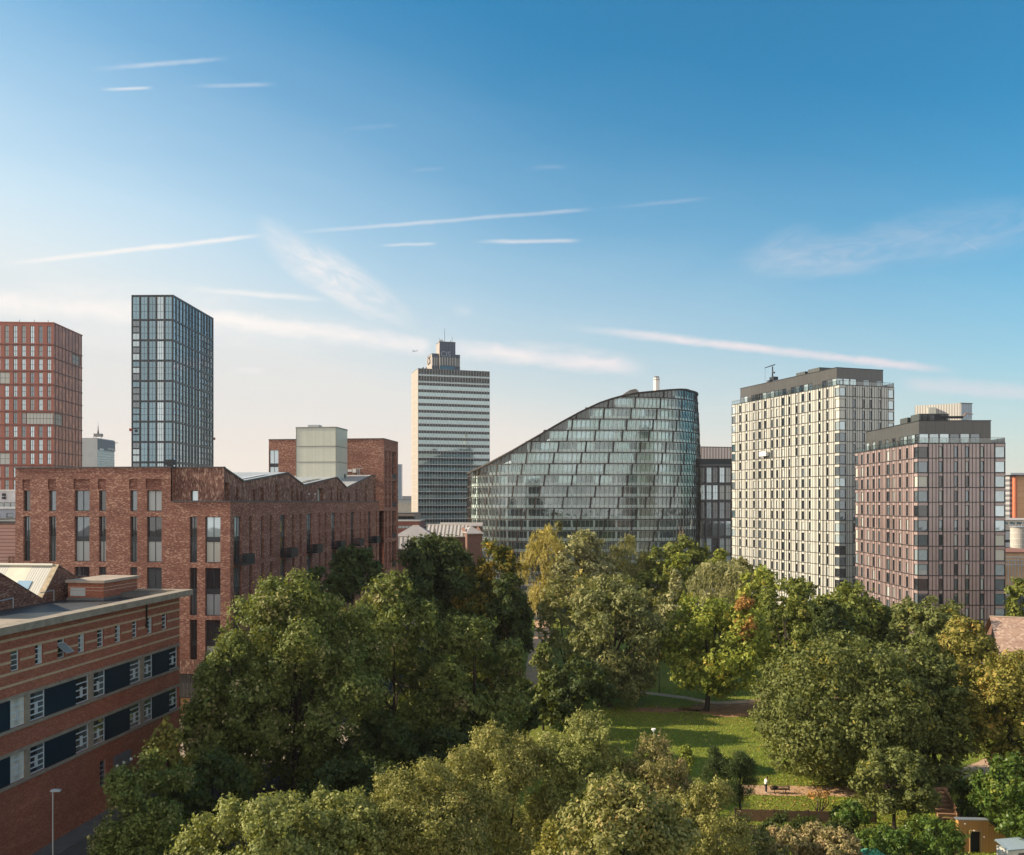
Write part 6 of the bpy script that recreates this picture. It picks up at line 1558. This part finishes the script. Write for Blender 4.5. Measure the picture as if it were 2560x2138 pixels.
    for s_ in (1, -1):
        for (vx, vy, vz, rr_) in ((.088, .03*s_, .012, .009), (.0, .08*s_, -.005, .02)):
            q = c+ax@Vector((vx, vy, vz)); bm.tube((x+q.x-.006, y+q.y, q.z), (x+q.x+.006, y+q.y, q.z), rr_, rr_*.7, 8)
    q = c+ax@Vector((.088, 0, -.06)); bm.tube((x+q.x, y-.02, q.z), (x+q.x, y+.02, q.z), .006)
    bm.build('face_features', mat('eye_and_lip', (.10, .05, .04)), r)
    sh = skin('shirt', [(-.0, 0, .86), (0, 0, 1.0), (0, 0, 1.22), (.01, 0, 1.36), (.035, 0, 1.42), (.01, .16, 1.36), (.03, .225, 1.14), (.01, -.16, 1.36), (.03, -.225, 1.14)], [(0, 1), (1, 2), (2, 3), (3, 4), (3, 5), (5, 6), (3, 7), (7, 8)], [.165, .16, .165, .13, .07, .075, .068, .075, .068], M_sh, r, 2)
    t_ = skin('trousers', [(0, 0, .92), (0, .09, .84), (.02, .10, .47), (-.01, .10, .10), (0, -.09, .84), (.03, -.10, .47), (.02, -.10, .10)], [(0, 1), (1, 2), (2, 3), (0, 4), (4, 5), (5, 6)], [.145, .11, .08, .07, .11, .08, .07], M_tr, r, 2)
    for s_, dx in ((1, 0), (-1, .03)): skin('shoe', [(-.05+dx, s_*.105, .05), (.05+dx, s_*.11, .05), (.16+dx, s_*.115, .035)], [(0, 1), (1, 2)], [.045, .05, .036], M_shoe, r, 1)
    ph = MB(); ph.box(Frame((x+.385, y-.035), (0, 1)), 0, .07, 1.06, 1.17, -.006, .006)
    tg = tag(ph.build('telephone', M_black), 'small dark telephone held in both hands by the standing person', 'telephone')
person()
def lamp(px, ytip, ybase, label, m, globe=False, h=5.0, d=None):
    if d: x, y = XD(px, d); h = ZD(ytip, d)
    else: x, y = G(px, ybase)
    r = thing('park_lamp', label, 'lamp post', (x, y, 0))
    b = MB(); b.tube((x, y, 0), (x, y, .9), .09, .07, 8); b.tube((x, y, .9), (x, y, h), .055, .04, 8); b.build('post', m, r)
    b = MB()
    if globe: b.tube((x, y, h-.05), (x, y, h+.05), .22, .2, 14); b.tube((x, y, h-.2), (x, y, h-.05), .10, .12, 10)
    else: b.tube((x, y, h), (x, y, h+.35), .10, .2, 8); b.tube((x, y, h+.35), (x, y, h+.5), .24, .03, 8)
    b.build('lantern', M_white if globe else m, r)
lamp(1648, 0, 1733, 'slim black lamp post on the lawn beside the maple', M_blackfr, h=6.2)
lamp(1634, 1823, 0, 'lamp post with a flat white head poking above the olive crowns', M_galv, True, d=84)
lamp(1350, 1462, 0, 'pale pole standing by the far end of the left path', mat('pale_pole', (.5, .45, .4)), d=188)
def street_lamp():
    d = 58; x, y = XD(132, d); h = ZD(1979, d)
    r = thing('street_lamp', 'grey street lamp with a short flat arm in front of the brick works wall', 'street lamp', (x, y, 0))
    b = MB(); b.tube((x, y, 0), (x, y, 1.5), .1, .1, 10); b.tube((x, y, 1.5), (x, y, h), .062, .04, 10); b.build('post', M_galv, r)
    b = MB(); f = Frame((x-.12, y), (1, .05)); b.box(f, 0, .62, h, h+.1, -.14, .14); b.box(f, .1, .5, h+.1, h+.15, -.08, .08); b.build('lamp_head', mat('lamp_head_grey', (.30, .32, .33), .4), r)
street_lamp()
def fence(label, pts, h, m, post, name='fence', step=2.4):
    P = [Vector((*p, 0)) for p in pts]; r = thing(name, label, 'fence', tuple(P[0]))
    for a, b_ in zip(P, P[1:]):
        d = b_-a; fr = Frame((a.x, a.y), (d.x, d.y)); L = d.length; n = max(1, round(L/step))
        for i in range(n):
            b = MB(); u0, u1 = i*L/n+.06, (i+1)*L/n-.02; k = int((u1-u0)/.14)
            for j in range(k): u = u0+j*(u1-u0)/k; b.box(fr, u, u+(u1-u0)/k-.012, .05, h+random.uniform(-.03, .03), -.012, .012)
            b.box(fr, u0, u1, .3, .38, -.05, -.013); b.box(fr, u0, u1, h-.35, h-.27, -.05, -.013); b.build('panel', m, r)
        for i in range(n+1): b = MB(); u = i*L/n; b.box(fr, u-.045, u+.055, 0, h+.12, -.07, .03); b.build('post', post, r)
M_fen = mat('brown_fence_board', (.17, .095, .06), .85, .2, 0, .3, 2); M_fpost = mat('fence_post', (.07, .045, .03), .9)
M_deck = mat('timber_deck_board', (.26, .15, .09), .85, .2, 0, .3, 2)
fence('low brown board fence along the edge of the lawn', [G(1838, 2052), G(1935, 2056), G(2020, 2058), G(2095, 2060), G(2190, 2058)], 1.15, M_fen, M_fpost)
fence('red brown timber fence running down beside the steps', [G(2352, 1995), G(2378, 2025), G(2402, 2062)], 1.1, M_deck, M_fpost)
fence('short timber fence section behind the green gazebo', [G(2152, 2118), G(2172, 2138), G(2200, 2142)], 1.0, M_deck, M_fpost)
fence('low timber rail fence at the bottom edge right of the gazebo', [G(2235, 2170), G(2330, 2172), G(2430, 2176)], 1.1, M_deck, M_fpost)
def steps():
    r = thing('timber_steps', 'dark timber steps climbing beside the red brown fence', 'steps', (*G(2360, 2050), 0))
    for k in range(8):
        x, y = G(2342+k*4.5, 1998+k*7.5); b = MB(); b.box(Frame((x-.9, y), (1, -.1)), 0, 1.9, .0, 1.15-k*.14, -.34, 0); b.build('step', M_deck, r)
steps()
def shelter():
    d = 75; P = XD(2396, d); Fr = Frame(P, (1, -.06)); w = Fr.u(2470); w2 = Fr.u(2522); h = ZD(2050, d)
    r = thing('timber_shelter', 'orange timber clad shelter with a dark doorway in the lower right corner', 'shelter', (P[0], P[1], 0))
    door = (Fr.u(2426), Fr.u(2451), 0, ZD(2078, d))
    M_clad = ribbed('orange_timber_cladding', (.50, .25, .07), (.28, .13, .04), .13, 0, .7, duty=.14)
    b = MB(); b.wall(Fr, 0, w, 0, h, [door], .25); b.face([Fr.pt(w, 0, 0), Fr.pt(w2, 0, 0), Fr.pt(w2, 0, h*.42), Fr.pt(w, 0, h)])
    b.rect(Fr.moved(n=-.5), 0, w2, 0, h*.4); sd = Frame(Fr.pt(w2, 0, 0)[:2], (-Fr.n[0], -Fr.n[1])); b.rect(sd, 0, .5, 0, h*.42)
    b.rect(Frame(Fr.pt(0, -.5, 0)[:2], Fr.n), 0, .5, 0, h); b.build('cladding', M_clad, r)
    b = MB(); b.box(Fr, -.15, w+.05, h, h+.06, -.55, .06); b.face([Fr.pt(w+.05, .1, h+.05), Fr.pt(w2+.1, .1, h*.42+.05), Fr.pt(w2+.1, -.55, h*.42+.05), Fr.pt(w+.05, -.55, h+.05)]); b.build('roof', M_galv, r)
    b = MB(); b.box(Fr, door[0]-.08, door[0], 0, door[3]+.08, 0, .05); b.box(Fr, door[1], door[1]+.08, 0, door[3]+.08, 0, .05); b.box(Fr, door[0], door[1], door[3], door[3]+.1, 0, .06); b.build('door_frame', mat('pale_timber', (.45, .30, .15)), r)
    b = MB(); b.rect(Fr, door[0], door[1], 0, door[3], -.24); b.build('doorway', M_black, r)
    for px, py in ((2412, 2059), (2435, 2076), (2460, 2091), (2487, 2100)): b = MB(); u = Fr.u(px); z = ZD(py, d); b.tube(Fr.pt(u, .0, z), Fr.pt(u, .09, z), .06, .05, 8); b.build('lamp', M_white, r)
shelter()
def gazebo():
    d = 69; x, y = XD(2187, d); h = ZD(2119, d)
    r = thing('gazebo', 'green canvas gazebo cut off by the bottom edge', 'gazebo', (x, y, 0)); m = mat('green_canvas', (.06, .26, .17), .7, .3, 0, .1, 1)
    c = [(x-1.5, y-1.3), (x+1.2, y-1.6), (x+1.5, y+1.2), (x-1.3, y+1.4)]; e = h-.75; b = MB()
    for i in range(4): p, q = c[i], c[(i+1) % 4]; b.face([(*p, e), (*q, e), (x, y, h)]); b.face([(*p, e-.3), (*q, e-.3), (*q, e), (*p, e)])
    b.build('canopy', m, r)
    for p in c: b = MB(); b.tube((*p, 0), (*p, e), .03); b.build('leg', M_galv, r)
gazebo()
def shed():
    d = 69.5; P = XD(2519, d); Fr = Frame(P, (1, .2)); h = ZD(2128, d)
    r = thing('white_shed', 'weathered white shed with blue sheet roof at the bottom right corner', 'shed', (P[0], P[1], 0))
    b = MB(); b.box(Fr, 0, 3.2, 0, h, -1.2, 0); b.build('wall', mat('weathered_white_board', (.50, .48, .44), .8, .2, 0, .3, 2), r)
    b = MB(); b.face([Fr.pt(-.1, .1, h+.05), Fr.pt(3.3, .1, h+.05), Fr.pt(3.3, -1.3, h+.4), Fr.pt(-.1, -1.3, h+.4)]); b.face([Fr.pt(-.1, .1, h+.11), Fr.pt(3.3, .1, h+.11), Fr.pt(3.3, -1.3, h+.46), Fr.pt(-.1, -1.3, h+.46)]); b.build('roof', ribbed('blue_sheet_roof', (.34, .42, .46), (.2, .25, .3), .2, 0, .4), r)
    b = MB(); b.box(Fr, 1.0, 2.4, .1, h-.25, 0, .05); b.build('door', mat('brown_door', (.09, .06, .05)), r)
    s = thing('noticeboard', 'small tilted black framed board leaning by the white shed', 'board', Fr.pt(-.9, .6, 0)); f = Fr.moved(u=-1.2, n=.6)
    b = MB(); b.box(f, 0, .75, .9, 1.75, -.03, .03); b.box(f, .1, .15, 0, .9, -.03, .0); b.box(f, .6, .65, 0, .9, -.03, 0); b.build('frame', M_blackfr, s)
    b = MB(); b.box(f, .08, .67, .98, 1.67, .031, .036); b.build('sheet', mat('pale_sheet', (.35, .38, .42)), s)
shed()
def post_sapling():
    x, y = G(1872, 1774); b = MB(); b.tube((x, y, 0), (x, y, 1.5), .05, .04, 6); tag(b.build('wooden_stake', mat('stake', (.3, .2, .12))), 'short wooden stake on the bare earth right of the maple', 'stake')
post_sapling()
def plane():
    d = 5200; x, y = XD(1036, d); z = ZD(878, d)
    r = thing('airliner', 'tiny airliner in the sky left of the office tower', 'aeroplane', (x, y, z)); m = mat('airliner_grey', (.30, .31, .33), .5)
    b = MB(); b.tube((x-12, y, z-1), (x+12, y+6, z+1), 1.7, 1.5, 10); b.tube((x+12, y+6, z+1), (x+17, y+8, z+2.2), 1.5, .3, 10); b.build('fuselage', m, r)
    b = MB(); b.face([(x-3, y, z), (x+3, y+1, z), (x-5, y-17, z+3), (x-8, y-17, z+3)]); b.face([(x-3, y, z), (x+3, y+1, z), (x-8, y+18, z+3), (x-11, y+18, z+3)]); b.build('wing', m, r)
    b = MB(); b.face([(x+12, y+6, z+1), (x+16, y+8, z+1.5), (x+19, y+9, z+8), (x+16.5, y+8, z+8)]); b.build('tail_fin', m, r)
plane()

# ================================================================ GRASS AND LITTER
def ground_cover():
    rg = np.random.default_rng(5); n = 90000
    Y = rg.uniform(66, 142, n); X = rg.uniform(4, 66, n)*Y/100+rg.normal(size=n)*1.5
    def inside(x, y, poly):
        r = np.zeros(len(x), bool); j = len(poly)-1
        for i in range(len(poly)):
            xi, yi = poly[i]; xj, yj = poly[j]
            with np.errstate(divide='ignore', invalid='ignore'): c = ((yi > y) != (yj > y)) & (x < (xj-xi)*(y-yi)/(yj-yi+1e-12)+xi)
            r ^= c; j = i
        return r
    ok = inside(X, Y, lawn)
    for o in COL.objects:
        if o.name.startswith('path') or o.name.startswith('bare_earth'):
            for p in o.data.polygons: ok &= ~inside(X, Y, [(o.location.x+o.data.vertices[v].co.x, o.location.y+o.data.vertices[v].co.y) for v in p.vertices])
    X, Y = X[ok], Y[ok]; n = len(X)
    pos = np.stack([X, Y, rg.uniform(.03, .07, n)], 1); ax = rg.normal(size=(n, 3))*.5+np.array([0, 0, 1.]); nor = unit(rg.normal(size=(n, 3))*np.array([1, 1, .3]))
    m = leafmat('grass_tuft', (.14, .20, .020), (.33, .40, .055), (.44, .36, .10), .2)
    me = leaf_mesh('grass', pos, nor, np.full(n, .17), .75, m, rg, True, ax); o = bpy.data.objects.new('grass', me); COL.objects.link(o); tag(o, 'tufts of short grass over the park lawn', 'grass', kind='stuff')
    n = 7000; c = [(G(1780, 1785), 9), (G(2110, 1990), 8), (G(2330, 1960), 8), (G(1560, 1780), 7), (G(2000, 1830), 9), (G(1985, 2010), 5)]
    k = rg.integers(0, len(c), n); P = np.array([[c[i][0][0]+rg.normal()*c[i][1]*.8, c[i][0][1]+rg.normal()*c[i][1]*.6, rg.uniform(.03, .06)] for i in k])
    me = leaf_mesh('fallen_leaves', P, unit(rg.normal(size=(n, 3))*.35+np.array([0, 0, 1.])), np.full(n, .17), .8, leafmat('fallen_leaf', (.22, .12, .04), (.46, .28, .09)), rg)
    o = bpy.data.objects.new('fallen_leaves', me); COL.objects.link(o); tag(o, 'fallen brown and yellow leaves scattered under the park trees', 'leaves', kind='stuff')
ground_cover()

# ================================================================ HAZE
def haze():
    b = MB(); b.abox(-900, 900, -60, 2100, -1, 140)
    m = bpy.data.materials.new('haze'); m.use_nodes = True; T = NT(m.node_tree); T.n.clear()
    o = T.add('ShaderNodeOutputMaterial'); v = T.add('ShaderNodeVolumePrincipled'); v.inputs['Density'].default_value = .00006; v.inputs['Color'].default_value = (.93, .95, 1, 1); v.inputs['Anisotropy'].default_value = .2
    T.l.new(v.outputs[0], o.inputs['Volume']); h = b.build('haze', m); h['kind'] = 'stuff'
if HAZE: haze()

GROUPS = {'broadleaf_tree': 'broadleaf trees in and around the park', 'weeping_willow': 'willows in front of the offices', 'young_pine': 'young pines beside the lawn', 'willow_thicket': 'olive crowns in the foreground', 'reed_clump': 'dry reed clumps below the fence', 'shrub': 'bushes in the lower right corner', 'columnar_tree': 'slim upright trees', 'fence': 'timber fences in the lower right', 'terraced_house': 'houses with metal roofs', 'roof_crane': 'maintenance cranes on the two right hand towers', 'park_lamp': 'lamp posts in the park'}
for o in list(COL.objects):
    if o.parent is None and o.name.split('.')[0] in GROUPS: o['group'] = GROUPS[o.name.split('.')[0]]
